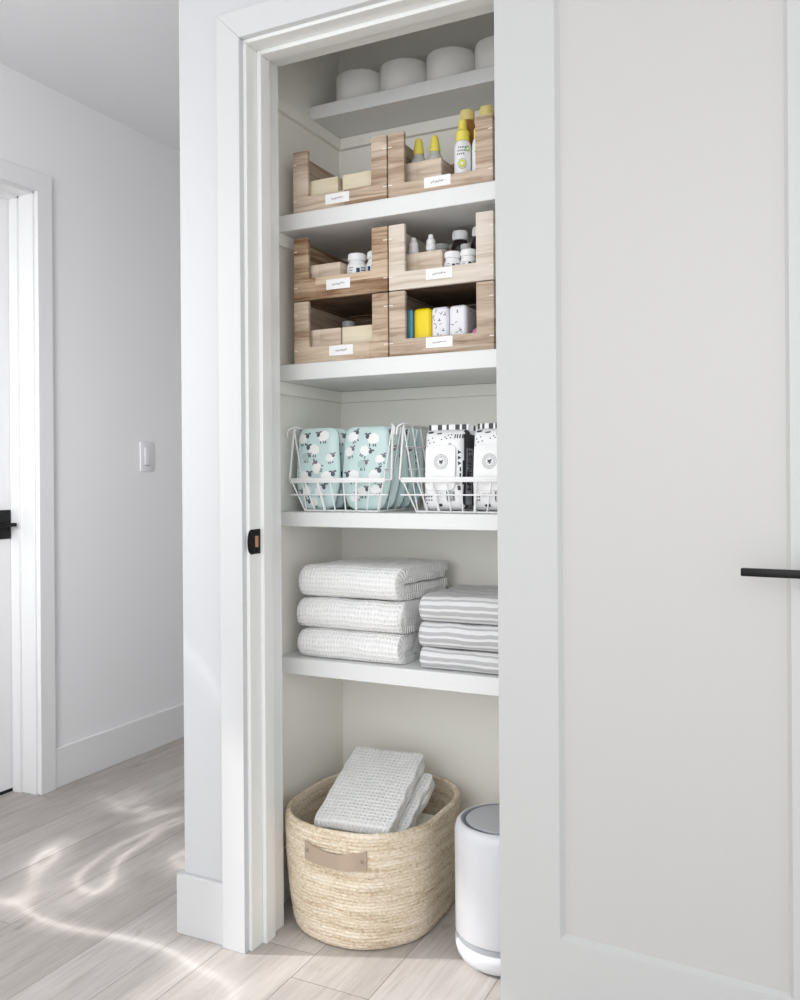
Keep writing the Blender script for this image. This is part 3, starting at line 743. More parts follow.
# ------------------------------------------------------------------ jute basket
def rrect(w, d, r, n):
    """uniform samples of a rounded rectangle centred on the origin"""
    segs = []; 
    pts = []
    cs = [(w / 2 - r, d / 2 - r, 0), (-w / 2 + r, d / 2 - r, 90), (-w / 2 + r, -d / 2 + r, 180), (w / 2 - r, -d / 2 + r, 270)]
    raw = []
    for cx, cy, a0 in cs:
        for k in range(25): a = R(a0 + 90 * k / 24); raw.append(Vector((cx + r * math.cos(a), cy + r * math.sin(a))))
    raw.append(raw[0]); L = [0]
    for a, c in zip(raw, raw[1:]): L.append(L[-1] + (c - a).length)
    k = 0
    for i in range(n):
        s = L[-1] * i / n
        while L[k + 1] < s: k += 1
        pts.append(raw[k].lerp(raw[k + 1], (s - L[k]) / max(1e-9, L[k + 1] - L[k])))
    return pts, L[-1]
BX, BY, BW, BD, BH = -1.040, 1.957, .385, .450, .272
bt = thing('jute_basket', 'round-cornered woven jute basket on the closet floor holding folded cloths', 'basket', (BX, BY, 0))
def basket_bm():
    bm = bmesh.new(); uvl = bm.loops.layers.uv.new('UVMap'); n = 420; rows = []
    outer, per = rrect(1, 1, .3, n)
    def ringat(w, d, r, z, disp, jit, ph=0):
        pts, _ = rrect(w, d, min(r, w / 2.02, d / 2.02), n); out = []
        for i, p in enumerate(pts):
            q, o = pts[(i + 1) % n], pts[i - 1]; tg = (q - o).normalized(); nn = Vector((tg.y, -tg.x))
            a = p + nn * (disp + jit * noise.noise(Vector((i * .55, z * 260, 3))) + .0035 * noise.noise(Vector((i * .03, z * 9, 7))))
            zz = z + .0018 * noise.noise(Vector((i * .05, z * 30, 1)))
            if ph: zz += .0008 * math.sin(2 * PI * i / n * 2 + 1) * (z / BH)
            out.append(bm.verts.new((a.x, a.y, max(zz, .0008))))
        return out
    rowsn = 34; K = 5
    prof = []
    for k in range(rowsn * K + 1):
        z = BH * k / (rowsn * K); u = z / BH
        rb = min(1, z / .022); shrink = (1 - math.sqrt(max(0, 1 - (1 - rb) ** 2))) * .014
        taper_ = .014 * (1 - u) - .003 * math.sin(u * PI)
        w = BW - 2 * shrink - 2 * taper_; d = BD - 2 * shrink - 2 * taper_
        bulge = .0022 * abs(math.sin(PI * k / K)); prof.append((w, d, z, bulge, .0022))
    for w, d, z, bl, j in prof: rows.append((ringat(w, d, .165, z, bl, j, 1), z))
    # rolled rim and inner wall
    for dz, off in ((.004, -.003), (.005, -.007), (.001, -.011)): rows.append((ringat(BW + 2 * off, BD + 2 * off, .163, BH + dz, 0, .0012, 1), BH + dz))
    for k in range(rowsn * 3, -1, -1):
        z = .012 + (BH - .02) * k / (rowsn * 3); u = z / BH; rb = min(1, z / .022); shrink = (1 - math.sqrt(max(0, 1 - (1 - rb) ** 2))) * .014
        tp = .014 * (1 - u) - .003 * math.sin(u * PI)
        rows.append((ringat(BW - .024 - 2 * tp - 2 * shrink, BD - .024 - 2 * tp - 2 * shrink, .155, z, -.0018 * abs(math.sin(PI * k / 3)), .0012, 1), z + .9))
    for (A, z0), (B, z1) in zip(rows, rows[1:]):
        for i in range(n):
            j = (i + 1) % n
            f = bm.faces.new((A[i], A[j], B[j], B[i])); f.smooth = True
            for lp, uv in zip(f.loops, ((i / n * 1.35, z0), ((i + 1) / n * 1.35, z0), ((i + 1) / n * 1.35, z1), (i / n * 1.35, z1))): lp[uvl].uv = uv
    bm.faces.new(rows[-1][0]); bm.faces.new(rows[0][0][::-1])
    return bm
obj('basket_body', basket_bm(), 'jute', bt, recalc=False)
# flat strap handle bowed out of the front
b = BM(); n = 24; hw = .158; hx0 = -.064
top, bot = [], []
def HY(x): q = max(0, abs(x) - .0275); return -BD / 2 + .1625 - math.sqrt(.1625 ** 2 - q * q)
for i in range(n + 1):
    u = i / n; x = hx0 + hw * u; y = HY(x) - .0055 - .006 * math.sin(PI * u) ** 1.3
    zc = .222 - .009 * math.sin(PI * u) - .003 * u; hh = .0215 - .0045 * math.sin(PI * u)
    top.append(((x, y, zc + hh), (x, y + .003, zc + hh))); bot.append(((x, y, zc - hh), (x, y + .003, zc - hh)))
V = [[b.verts.new(p) for p in (*a, *c[::-1])] for a, c in zip(top, bot)]
for p, q in zip(V, V[1:]):
    for k in range(4): b.faces.new((p[k], q[k], q[(k + 1) % 4], p[(k + 1) % 4]))
b.faces.new(V[0][::-1]); b.faces.new(V[-1]); h_ = obj('handle', b, 'taupe', bt, ang=50); h_['label'] = 'taupe leather strap handle'
for u, zz in ((.06, .222), (.94, .218)):
    b = BM(); x = hx0 + hw * u
    for s in (-1, 1): tube(b, [(x - .004, HY(x) - .0075, zz - .004 * s), (x + .004, HY(x) - .0075, zz + .004 * s)], .0008, 6)
    obj('stitch', b, 'stud', h_)

# cloths in the basket
def slab_path(d, h, t, layers):
    p = []; r = (h - t) / 2 / max(1, layers - 1); z = t / 2; y0, y1 = r + t / 2, d - r - t / 2; step = (h - t) / (layers - 1); fwd = False
    for k in range(layers):
        a, c = (y1, y0) if k % 2 == 0 else (y0, y1)
        p += [(a, z), (c, z)]
        if k < layers - 1:
            s = -1 if k % 2 == 0 else 1
            for m in range(1, 6): q = R(-90) + PI * m / 6; p.append((c + s * step / 2 * math.cos(q), z + step / 2 + step / 2 * math.sin(q)))
        z += step
    return p
tilt = R(20)
for (loc, w, d, h, lb, sd, rz, m, ly, tl) in (
        ((-1.127, 1.803, .236), .200, .300, .030, 'folded white waffle cloth lying on top in the basket', 3.3, R(6), 'waffle2', 2, R(20.5)),
        ((-1.108, 1.815, .197), .200, .280, .030, 'folded white waffle cloth under the top one in the basket', 5.5, R(4), 'waffle2', 2, R(20.5)),
        ((-1.005, 1.925, .150), .110, .16, .045, 'cream folded cloth low against the right side of the basket', 7.7, R(-8), 'cream', 3, R(10))):
    bm = ribbon_cloth(slab_path(d, h, h / ly * .93, ly), h / ly * .93, 0, w, 44, .0018, (.05, .05), sd)
    cloth_thing('folded_cloth', lb, 'cloth', bm, m, loc, 'folded cloths in the jute basket', (tl, 0, rz))
bm = ribbon_cloth(slab_path(.24, .12, .036, 3), .036, 0, .22, 30, .003, (.1, .1), 1.1)
cloth_thing('folded_cloth', 'cloth bundle at the bottom of the basket under the waffle cloths', 'cloth', bm, 'cream', (-1.15, 1.835, .014))

# ------------------------------------------------------------------ air purifier
PX, PY, PR, PH = -.670, 1.880, .110, .312
t = thing('air_purifier', 'white cylindrical air purifier with grey top, right of the jute basket', 'air purifier', (PX, PY, 0))
b = BM(); lathe(b, [(0, .003), (PR - .03, .003), (PR - .022, .004), (PR - .012, .010), (PR - .004, .022), (PR, .037), (PR, .050), (PR - .003, .052), (0, .052)], n=96, cap=False); obj('base', b, 'pw', t, ang=70)
b = BM(); lathe(b, [(0, .0), (PR - .028, .0), (PR - .026, .004), (0, .004)], n=64, cap=False); obj('foot', b, 'pd', t)
b = BM(); lathe(b, [(0, .0515), (PR - .005, .0515), (PR - .005, .068), (0, .068)], n=96, cap=False); obj('light_ring', b, 'pg', t)
b = BM(); lathe(b, [(0, .0675), (PR - .002, .0675), (PR, .070), (PR, PH - .026)] + [(PR - .014 * (1 - math.cos(R(a))), PH - .026 + .026 * math.sin(R(a))) for a in range(10, 91, 8)] + [(PR - .0155, PH - .003), (0, PH - .003)], n=96, cap=False); obj('body', b, 'pw', t, ang=60)
rt = PR - .016
b = BM(); lathe(b, [(0, PH - .004), (rt, PH - .004), (rt, PH - .001), (rt - .011, PH - .0035), (0, PH - .0035)], n=96, cap=False); obj('grille_ring', b, 'pg', t)
b = BM()
for i in range(84):
    a = 2 * PI * i / 84; c, s = math.cos(a), math.sin(a)
    tube(b, [((rt - .002) * c, (rt - .002) * s, PH - .0012), ((rt - .010) * c, (rt - .010) * s, PH - .0025)], .0011, 4)
obj('vent_slots', b, 'pd', t)
b = BM(); lathe(b, fillet([(0, PH - .004), (rt - .012, PH - .004), (rt - .012, PH + .0005), (0, PH + .0015)], .001, 2), n=96, cap=False); obj('control_panel', b, 'pgl', t)

# ------------------------------------------------------------------ wire baskets
zC = SH['C'][1]
def wire_basket(label, x, y, z):
    t = thing('wire_basket', label, 'wire basket', (x, y, z), group='white wire baskets on the middle shelf')
    W, Dp, H, HF = .292, .285, .214, .080; ins = .041
    xi, yi = W / 2, 0
    def P(u, v, k): return (u, v, k)
    # rim: front low, slanting up at the sides, then level to the back
    yt = .030
    rim = [(-W / 2, .004 + .010, HF), (-W / 2 + .003, yt, H - .006), (-W / 2 + .004, yt + .012, H), (-W / 2 + .004, Dp - .012, H), (-W / 2 + .012, Dp, H), (W / 2 - .012, Dp, H), (W / 2 - .004, Dp - .012, H), (W / 2 - .004, yt + .012, H), (W / 2 - .003, yt, H - .006), (W / 2, .014, HF), (W / 2 - .012, 0, HF), (-W / 2 + .012, 0, HF)]
    b = BM(); tube(b, rim, .0030, 10, True); obj('rim', b, 'wire', t, ang=60)
    b = BM(); box(b, -W / 2 + .010, W / 2 - .010, -.0022, .0022, HF - .0065, HF + .0055, .0018, 2); obj('front_band', b, 'wire', t)
    # base frame
    bw, b0, b1 = W / 2 - ins, .022, Dp - .03
    b = BM(); tube(b, [(-bw, b0, .0032), (bw, b0, .0032), (bw, b1, .0032), (-bw, b1, .0032)], .0026, 8, True)
    for k in range(1, 6):
        xx = -bw + 2 * bw * k / 6; tube(b, [(xx, b0, .0035), (xx, b1, .0035)], .0018, 6)
    obj('base_grid', b, 'wire', t, ang=60)
    b = BM()
    for k in range(8):
        u = k / 7; r_ = .0034 if k in (2, 5) else .0018
        tube(b, [((u - .5) * (W - .03), .001, HF - .003), ((u - .5) * 2 * bw, b0 - .002, .004)], r_, 8)
    zz = HF * .62; q = .008
    tube(b, [(-W / 2 + .006, q, zz - .006), (W / 2 - .006, q, zz - .006)], .0020, 8); obj('front_grid', b, 'wire', t, ang=60)
    for s in (-1, 1):
        b = BM()
        for k in range(6):
            u = k / 5; yy = .03 + (Dp - .045) * u
            tube(b, [(s * (W / 2 - .004), yy, H - .002), (s * bw, b0 + .006 + (b1 - b0 - .012) * u, .004)], .0018, 6)
        for zz_ in (HF * .62 - .006, .105, .160):
            f = zz_ / H; xx = s * (bw + (W / 2 - .004 - bw) * f); ys = .01 if zz_ < HF else .016 + (zz_ - HF) / (H - HF) * .014
            tube(b, [(xx, ys, zz_), (xx, Dp - .018, zz_)], .0018, 6)
        obj('side_grid', b, 'wire', t, ang=60)
        b = BM()
        tube(b, fillet([(s * (W / 2 - .004), yt + .05, H + .001), (s * (W / 2 - .006), yt - .004, H + .003), (s * (W / 2 + .0075), yt - .012, H - .004), (s * (W / 2 + .0075), yt - .016, H - .024)], .008, 4), .0022, 8)
        obj('stacking_hook', b, 'wire', t, ang=60)
    b = BM()
    for k in range(8):
        u = k / 7; tube(b, [((u - .5) * (W - .03), Dp, H), ((u - .5) * 2 * bw, b1, .004)], .0018, 6)
    for zz_ in (HF * .62, .105, .160): tube(b, [(-(bw + 20 * 0 + (W / 2 - bw) * zz_ / H), b1 + (Dp - b1) * zz_ / H, zz_), ((bw + (W / 2 - bw) * zz_ / H), b1 + (Dp - b1) * zz_ / H, zz_)], .0018, 6)
    obj('back_grid', b, 'wire', t, ang=60)
    return t
WBX1, WBX2 = -1.1035, -.789
wire_basket('white wire basket holding the mint sheep print diapers', WBX1, 1.887, zC)
wire_basket('white wire basket holding the black and white wipes packs', WBX2, 1.887, zC)

# ------------------------------------------------------------------ pillow-shaped packs
class Pillow:
    def __init__(s, out, T, p=3.0, c=None, seed=0.0, wr=.0016, n=72, rings=14, flat=.5):
        s.out = out; s.T = T; s.p = p; s.seed = seed; s.wr = wr; s.n = n; s.rings = rings; s.flat = flat
        s.c = c or (sum(q[0] for q in out) / len(out), sum(q[1] for q in out) / len(out))
        s.tab = []
        for i in range(n):
            a = 2 * PI * i / n; s.tab.append(s.rad(a))
    def rad(s, a):
        dx, dz = math.cos(a), math.sin(a); best = 0; k = len(s.out)
        for i in range(k):
            p, q = s.out[i], s.out[(i + 1) % k]
            ex, ez = q[0] - p[0], q[1] - p[1]; det = dx * (-ez) + dz * ex
            if abs(det) < 1e-12: continue
            rx, rz = p[0] - s.c[0], p[1] - s.c[1]
            t = (rx * (-ez) + rz * ex) / det; u = (dx * rz - dz * rx) / det
            if t > 0 and -1e-6 <= u <= 1 + 1e-6: best = max(best, t)
        return best
    def y(s, x, z, side=-1):
        dx, dz = x - s.c[0], z - s.c[1]; r = math.hypot(dx, dz); a = math.atan2(dz, dx) % (2 * PI)
        f = a / (2 * PI) * s.n; i = int(f) % s.n; g = f - int(f); Rr = s.tab[i] * (1 - g) + s.tab[(i + 1) % s.n] * g
        t = min(1, r / Rr); h = s.T / 2 * (1 - t ** s.p) ** s.flat
        return side * h + s.wr * noise.noise(Vector((x * 28 + s.seed, z * 22, side * 3))) * 2 * (1 - t ** 6)
    def bm(s, mi=0, mi_back=0):
        b = bmesh.new(); lay = {}
        cf, cb = b.verts.new((s.c[0], s.y(*s.c, -1), s.c[1])), b.verts.new((s.c[0], s.y(*s.c, 1), s.c[1]))
        F, Bk = [], []
        for k in range(1, s.rings + 1):
            t = math.sin(k / s.rings * PI / 2) if k < s.rings else 1.0
            rf, rb = [], []
            for i in range(s.n):
                a = 2 * PI * i / s.n; r = s.tab[i] * t; x, z = s.c[0] + r * math.cos(a), s.c[1] + r * math.sin(a)
                rf.append(b.verts.new((x, s.y(x, z, -1) if k < s.rings else 0, z)))
                rb.append(rf[-1] if k == s.rings else b.verts.new((x, s.y(x, z, 1), z)))
            F.append(rf); Bk.append(rb)
        for c, RR, fl in ((cf, F, 0), (cb, Bk, 1)):
            for i in range(s.n):
                j = (i + 1) % s.n; b.faces.new((c, RR[0][i], RR[0][j])).material_index = mi
                for A, B in zip(RR, RR[1:]): b.faces.new((A[i], B[i], B[j], A[j])).material_index = mi
        return b
    def decal(s, b, pts, mi, off=.0006, sub=True, bend=None):
        P3 = []
        m = len(pts); cx = sum(p[0] for p in pts) / m; cz = sum(p[1] for p in pts) / m
        def T(p): return (p[0], s.y(p[0], p[1], -1) - off, p[1])
        c = b.verts.new(T((cx, cz))); mid = [b.verts.new(T((cx + (p[0] - cx) * .5, cz + (p[1] - cz) * .5))) for p in pts]; vs = [b.verts.new(T(p)) for p in pts]
        for i in range(m):
            j = (i + 1) % m
            b.faces.new((c, mid[i], mid[j])).material_index = mi
            b.faces.new((mid[i], vs[i], vs[j], mid[j])).material_index = mi
def outline(w_top, w_mid, w_bot, h, r):
    """rounded quad outline, base at z=0"""
    pts = fillet([(0, 0), (w_bot / 2, 0), (w_mid / 2, h * .35), (w_top / 2, h), (0, h)], r, 6)
    return pts + [(-p[0], p[1]) for p in pts[-2:0:-1]]

def sheep(pl, b, cx, cz, s=.0135, rot=0.0, kind=0, flip=1):
    """woolly body, head, legs as print on the film; clipped away from the edge"""
    s *= 1.18; c, sn = math.cos(rot), math.sin(rot)
    def Tt(u, v): return (cx + flip * (u * c) - v * sn, cz + flip * u * sn + v * c)
    body = [Tt(s * (1 + .07 * math.cos(7 * t)) * math.cos(t), s * .88 * (1 + .07 * math.cos(7 * t)) * math.sin(t)) for t in (2 * PI * i / 28 for i in range(28))]
    bodym, headm = ((1, 2), (4, 3), (1, 3))[kind]
    pl.decal(b, body, bodym, .0006)
    hd = [Tt(s * 1.0 + .34 * s * math.cos(t), s * .35 + .42 * s * math.sin(t)) for t in (2 * PI * i / 10 for i in range(10))]
    pl.decal(b, hd, headm, .0011)
    for e in (-1, 1): pl.decal(b, [Tt(s * 1.0 + e * s * .35 + .28 * s * math.cos(t), s * .78 + .14 * s * math.sin(t)) for t in (2 * PI * i / 8 for i in range(8))], headm, .0011)
    for u in (-.45, -.1, .5):
        pl.decal(b, [Tt(s * u, -s * .8), Tt(s * (u + .16), -s * .8), Tt(s * (u + .2), -s * 1.25), Tt(s * (u - .02), -s * 1.25)], 2, .0011)
def diaper(label, x, y, z, seed, w=.118, h=.208, T=.031, lean=0.0, prints=None, rz=0, dark=False):
    o = outline(w * .86, w, w * .70, h, .022)
    pl = Pillow(o, T, 4.5, (0, h * .48), seed, .0030, rings=12)
    b = pl.bm()
    for p in (prints or []): sheep(pl, b, *p)
    # fold line across the middle and the cuff line lower down
    ob = obj('folded_diaper', b, ['mint', 'sheep', 'sheepd', 'sheepg', 'sheepb'], smooth=True, recalc=False)
    ob.location = (x, y, z); ob.rotation_euler = (lean, 0, rz); tag(ob, label, 'diaper', 'folded sheep print diapers')
    return ob
PR1 = [(-.040, .180, .0125, 0.1, 0), (.022, .186, .013, .1, 0, -1), (-.006, .152, .0135, 0, 0, -1), (-.030, .133, .010, 0, 1), (.040, .130, .010, .2, 2), (.004, .104, .0125, PI / 2 * .9, 2), (-.034, .083, .0135, 0, 0), (.034, .082, .0135, .1, 0), (-.026, .045, .012, .4, 2, -1), (.014, .048, .012, .2, 0), (-.006, .018, .011, .3, 0, -1)]
PR2 = [(-.034, .182, .012, .5, 0), (.024, .176, .0135, 0, 0, -1), (-.044, .144, .0115, .2, 2), (.002, .146, .012, -.5, 0), (-.006, .112, .0105, 0, 1), (-.030, .084, .0135, .2, 0, -1), (.030, .085, .014, .4, 0), (-.004, .045, .012, 0, 0), (.034, .05, .011, .2, 2), (-.028, .030, .010, .6, 2), (.044, .125, .010, .3, 2)]
rows_ = ['front', 'second', 'third', 'fourth', 'rear']
zz = zC + .0062
for k in range(5):
    sh = .0075 * k
    diaper(('sheep print diaper at the front of the left column' if k == 0 else 'sheep print diaper, %s from the front in the left column' % rows_[k]) if k < 4 else 'sheep print diaper, rearmost of the left column', -1.184 + .004 * k, 1.932 + .0385 * k, zz, 3.1 * k + 1, w=.132, lean=R(-2), prints=[(a[0] * (1 if k % 2 == 0 else -1), *a[1:]) for a in PR1], rz=0)
    diaper(('sheep print diaper at the front of the right column' if k == 0 else 'sheep print diaper, %s from the front in the right column' % rows_[k]) if k < 4 else 'sheep print diaper, rearmost of the right column', -1.044 + .004 * k, 1.932 + .0385 * k, zz, 3.3 * k + 20, w=.140, lean=R(-3), prints=[(a[0] * (1 if k % 2 == 0 else -1), *a[1:]) for a in PR2], rz=0)

# ------------------------------------------------------------------ wipes packs
def wipes(label, x, y, z, seed, rz=0, lean=0.0, prints=True):
    t = thing('wipes_pack', label, 'wipes', (x, y, z), group='wipes packs in the wire basket', rot=(lean, 0, rz))
    w, h, T = .110, .192, .062
    o = outline(w * .96, w, w * .93, h, .010)
    pl = Pillow(o, T, 7, (0, h * .5), seed, .0022, n=96, rings=14, flat=.5)
    b = pl.bm()
    for f in b.faces:
        c = f.calc_center_median()
        if c.x > w * .43 and abs(c.y) < T * .5: f.material_index = 1
    r = random.Random(int(seed * 10))
    # black marks in patches: dots, dashes, triangles, bars
    def D(pts, mi=1): pl.decal(b, pts, mi, .0006)
    for u, v in [(-.040, .165), (-.030, .170), (-.036, .158), (-.026, .160), (-.042, .150), (-.031, .151), (.002, .172), (.010, .176), (.006, .168), (.016, .170), (-.006, .166), (.018, .177)]:
        D(ellipse(u, v, .0019, .0016, 8))
    for q in range(3): D([(-.042, .136 - .008 * q), (-.032, .141 - .008 * q), (-.031, .138 - .008 * q), (-.041, .132 - .008 * q)])
    for q in range(4): D([(.026 + .006 * q, .168), (.029 + .006 * q, .168), (.029 + .006 * q, .178), (.026 + .006 * q, .178)])
    for q in range(3): D([(.036, .140 - .013 * q), (.044, .135 - .013 * q), (.036, .130 - .013 * q)])
    for q in range(2): D([(.040, .100 - .014 * q), (.0435, .100 - .014 * q), (.0435, .090 - .014 * q), (.040, .090 - .014 * q)])
    for q in range(5): D([(.034, .070 - .003 * q), (.046, .071 - .003 * q), (.046, .0722 - .003 * q), (.034, .0712 - .003 * q)])
    for q in range(2): D([(-.047, .072 - .005 * q), (-.038, .072 - .005 * q), (-.038, .0735 - .005 * q), (-.047, .0735 - .005 * q)])
    for q in range(7): D(ellipse(-.042 + .0065 * (q % 3), .030 - .008 * (q // 3), .0022, .0018, 8))
    D([(-.044, .186), (-.030, .187), (-.031, .182), (-.043, .181)]); D([(.012, .150), (.020, .152), (.019, .158), (.012, .157)], 2); D([(-.020, .182), (-.008, .183), (-.008, .180), (-.020, .179)]); D([(.036, .056), (.046, .057), (.045, .046), (.037, .045)]); D([(.008, .044), (.030, .044), (.031, .020), (.010, .018)], 2); D([(-.018, .012), (-.004, .014), (-.003, .008), (-.016, .006)])
    for q in range(6): D(ellipse(-.018 + .006 * (q % 4), .038 - .006 * (q // 4), .0012, .0022, 6, .6), 2)
    for q in range(4): D([(.0095 + .0055 * q, .041), (.012 + .0055 * q, .041), (.012 + .0055 * q, .022), (.0095 + .0055 * q, .022)])
    obj('wrapper', b, ['film', 'filmk', 'filmg'], t, recalc=False)
    # top and bottom crimped seams
    b = BM()
    for i in range(18):
        x0, x1 = -w * .46 + w * .92 * i / 18, -w * .46 + w * .92 * (i + 1) / 18
        box(b, x0, x1, -.0006 + .0006 * (i % 2), .0006 + .0006 * (i % 2), h - .004, h + .013, mi=(1 if r.random() < .38 else 0))
    obj('crimped_seam', b, ['film', 'filmk'], t, smooth=False)
    # side gusset with the brand written up the side
    b = BM(); gz0, gz1 = .012, h - .012
    for i in range(10):
        z0, z1 = gz0 + (gz1 - gz0) * i / 10, gz0 + (gz1 - gz0) * (i + 1) / 10
        for k0, k1, mi_ in ((0, .16, 1), (.16, .80, 0 if i < 8 else 1), (.80, 1, 1)):
            xa, xb, ya, yb = w / 2 - .0035 + .007 * k0, w / 2 - .0035 + .007 * k1, T * (.8 * k0 - .4), T * (.8 * k1 - .4)
            b.faces.new([b.verts.new(p) for p in ((xa, ya, z0), (xb, yb, z0), (xb, yb, z1), (xa, ya, z1))]).material_index = mi_
    tb = text_bm('HONEST', .026, .0006)
    for v in tb.verts:
        u, vv = v.co.x, v.co.z
        yy = -vv * 1.0 + .0; k_ = (yy + T * .40) / (T * .8)
        v.co = Vector((w / 2 - .0035 + .007 * k_ + .0006, yy - .001, .096 + u))
    for f in tb.faces: f.material_index = 1
    merge(b, tb)
    obj('side_gusset', b, ['filmg', 'filmk'], t, recalc=False, smooth=False)
    # resealable lid with the round emblem
    b = BM(); lw, lh, lz = .076, .108, .098; y0 = pl.y(0, lz) - .0040
    pts = []
    for cx, cz, a0 in ((lw / 2 - .012, lz + lh / 2 - .012, 0), (-lw / 2 + .012, lz + lh / 2 - .012, 90), (-lw / 2 + .016, lz - lh / 2 + .016, 180), (lw / 2 - .016, lz - lh / 2 + .016, 270)):
        for k in range(7): a = R(a0 + 15 * k); q = .012 if a0 < 180 else .016; pts.append((cx + q * math.cos(a) - .006, cz + q * math.sin(a)))
    prism(b, pts, y0, y0 + .007, 'y', .0014, 2)
    obj('lid', b, 'lid', t)
    b = BM(); ye = y0 - .0003; ec = (-.004, .112)
    def ringf(r0, r1, mi=0, n=40):
        for i in range(n):
            a, c = 2 * PI * i / n, 2 * PI * (i + 1) / n
            poly(b, [(ec[0] + q * math.cos(s_), ye, ec[1] + q * math.sin(s_)) for q, s_ in ((r0, a), (r1, a), (r1, c), (r0, c))], mi)
    ringf(.0168, .0176); ringf(.0098, .0104)
    for i in range(26):
        a = 2 * PI * i / 26; r0, r1 = .0120, .0152
        for qd in ribbon2([(ec[0] + r0 * math.cos(a), ec[1] + r0 * math.sin(a)), (ec[0] + r1 * math.cos(a), ec[1] + r1 * math.sin(a))], .0014): poly(b, [(p[0], ye, p[1]) for p in qd], 1)
    for (u, v, a_, b_, ro) in ((-.0022, .0012, .0034, .0020, -.7), (.0028, .002, .0036, .0020, .8), (.0006, -.0036, .0016, .0034, .2), (-.0034, -.0024, .002, .0012, .5), (.0036, -.0022, .0018, .0012, -.5)):
        poly(b, [(p[0], ye, p[1]) for p in ellipse(ec[0] + u, ec[1] + v, a_, b_, 12, ro)], 0)
    obj('emblem', b, ['ink', 'greyink'], t, recalc=False, smooth=False)
wipes('black and white wipes pack at the front left with its round emblem fully visible', -.826, 1.936, zC + .0072, 1.4, R(2), R(-4))
wipes('black and white wipes pack at the front right, cut off by the open door', -.703, 1.936, zC + .0072, 4.9, R(-3), R(-4))
wipes('wipes pack standing behind the front left one', -.815, 2.012, zC + .0072, 7.9, R(1), R(-4))
wipes('wipes pack standing behind the front right one', -.700, 2.012, zC + .0072, 9.9, R(0), R(-4))

# ------------------------------------------------------------------ light
w = bpy.data.worlds.new('World'); S.world = w; w.use_nodes = True
w.node_tree.nodes['Background'].inputs[0].default_value = (.93, .965, 1.0, 1); w.node_tree.nodes['Background'].inputs[1].default_value = WORLD = 1.72
def area(name, loc, tgt, size, power, col=(1, 1, 1), sy=None):
    l = bpy.data.lights.new(name, 'AREA'); l.energy = power; l.size = size; l.color = col
    if sy: l.shape = 'RECTANGLE'; l.size_y = sy
    o = bpy.data.objects.new(name, l); COL.objects.link(o); o.location = loc
    o.rotation_euler = (Vector(tgt) - Vector(loc)).to_track_quat('-Z', 'Y').to_euler(); return o
area('left_window_light', (-2.30, .6, 1.5), (-1.1, 1.7, .7), 1.0, 6, (1, .985, .96), 1.3)
area('room_fill', (-.5, -1.2, 1.6), (-.9, 1.8, .9), 1.6, 16, (1, .985, .965), 1.4)  # added fill from behind the camera to brighten the closet
hl = area('hall_fill', (-1.2, -.5, 1.6), (-2.465, 1.85, 1.25), .7, 3.4, (.98, .99, 1)); hl.data.spread = R(50)  # added fill to lift the hall wall, no lamp stands here
sl = bpy.data.lights.new('sun', 'SUN'); sl.energy = 3.1; sl.angle = R(1.6); sl.color = (1, .97, .94)
so = bpy.data.objects.new('sun', sl); COL.objects.link(so); so.rotation_euler = Vector((.93, .39, -.62)).to_track_quat('-Z', 'Y').to_euler()
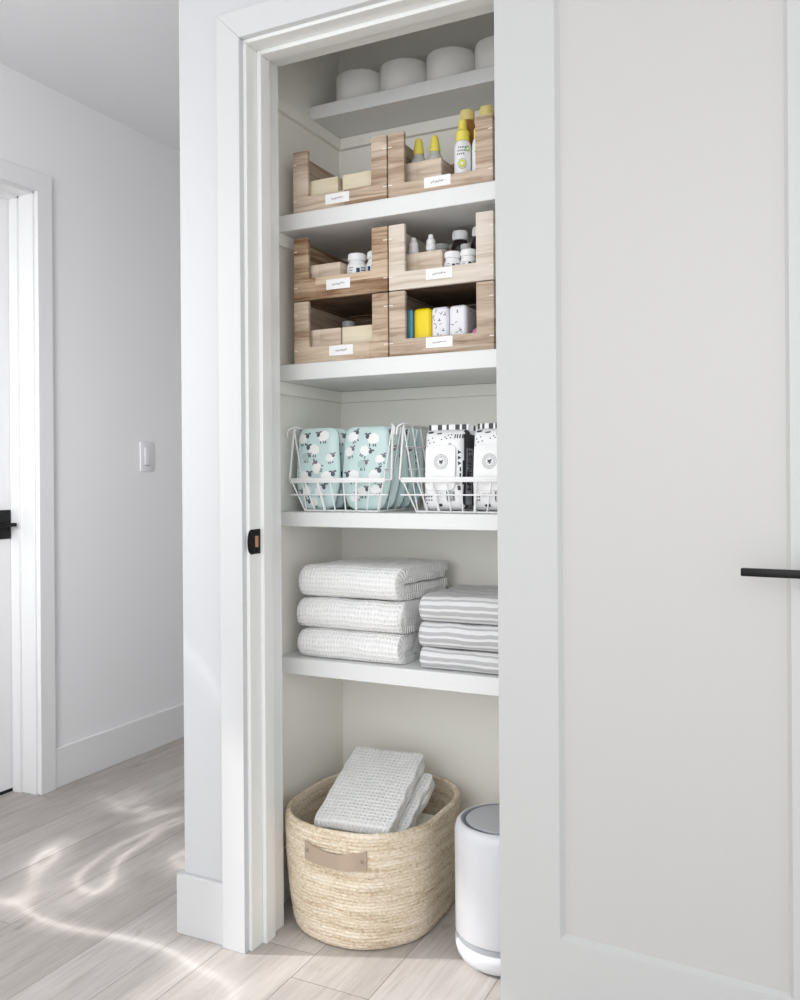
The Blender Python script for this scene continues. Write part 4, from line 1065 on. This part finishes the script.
# dappled light thrown by window glass on to floor and wall
def gobo(name, loc, tgt, power, ang, scale, lo, hi, seed):
    l = bpy.data.lights.new(name, 'SPOT'); l.energy = power; l.spot_size = R(ang); l.spot_blend = .8; l.shadow_soft_size = .01; l.use_nodes = True
    n, k = l.node_tree.nodes, l.node_tree.links
    em = n['Emission']; tc = n.new('ShaderNodeTexCoord'); sx = n.new('ShaderNodeSeparateXYZ'); k.new(tc.outputs['Normal'], sx.inputs[0])
    dx = n.new('ShaderNodeMath'); dx.operation = 'DIVIDE'; dy = n.new('ShaderNodeMath'); dy.operation = 'DIVIDE'
    k.new(sx.outputs[0], dx.inputs[0]); k.new(sx.outputs[2], dx.inputs[1]); k.new(sx.outputs[1], dy.inputs[0]); k.new(sx.outputs[2], dy.inputs[1])
    cb = n.new('ShaderNodeCombineXYZ'); k.new(dx.outputs[0], cb.inputs[0]); k.new(dy.outputs[0], cb.inputs[1]); cb.inputs[2].default_value = seed
    no = n.new('ShaderNodeTexNoise'); no.inputs['Scale'].default_value = scale; no.inputs['Detail'].default_value = 1.5; no.inputs['Distortion'].default_value = 1.6; k.new(cb.outputs[0], no.inputs['Vector'])
    # ridged noise gives thin bright caustic lines
    s1 = n.new('ShaderNodeMath'); s1.operation = 'SUBTRACT'; s1.inputs[1].default_value = .5; k.new(no.outputs['Fac'], s1.inputs[0])
    s2 = n.new('ShaderNodeMath'); s2.operation = 'ABSOLUTE'; k.new(s1.outputs[0], s2.inputs[0])
    r = ramp(n, [(0, (1, 1, 1)), (lo, (.35, .35, .35)), (hi, (0, 0, 0))]); k.new(s2.outputs[0], r.inputs[0])
    k.new(r.outputs[0], em.inputs['Color']); em.inputs['Strength'].default_value = 1
    o = bpy.data.objects.new(name, l); COL.objects.link(o); o.location = loc; o.rotation_euler = (Vector(tgt) - Vector(loc)).to_track_quat('-Z', 'Y').to_euler()
gobo('glass_dapple', (-2.0, .9, 2.35), (-1.80, 1.55, 0), 270, 40, 3.4, .02, .08, 5.3)

# ------------------------------------------------------------------ camera
cam = bpy.data.cameras.new('camera'); co = bpy.data.objects.new('camera', cam); COL.objects.link(co); S.camera = co
F, YAW, PIT, ROL, CY = 878.9, .45676, .00082, -.00699, 479.6
cam.sensor_width = 36; cam.sensor_fit = 'AUTO'; cam.lens = F / 1000 * 36; cam.shift_y = (CY - 500) / 1000; cam.clip_start = .02
fw = Vector((-math.sin(YAW) * math.cos(PIT), math.cos(YAW) * math.cos(PIT), -math.sin(PIT)))
rt_ = Vector((math.cos(YAW), math.sin(YAW), 0)); up = rt_.cross(fw)
r2 = rt_ * math.cos(ROL) + up * math.sin(ROL); u2 = -rt_ * math.sin(ROL) + up * math.cos(ROL)
mx = Matrix((r2, u2, -fw)).transposed().to_4x4(); mx.translation = (0, 0, 1.08); co.matrix_world = mx
S.view_settings.view_transform = 'Standard'; S.view_settings.look = 'None'; S.view_settings.exposure = 0.0; S.view_settings.gamma = 1.0
S.cycles.max_bounces = 10; S.cycles.diffuse_bounces = 6
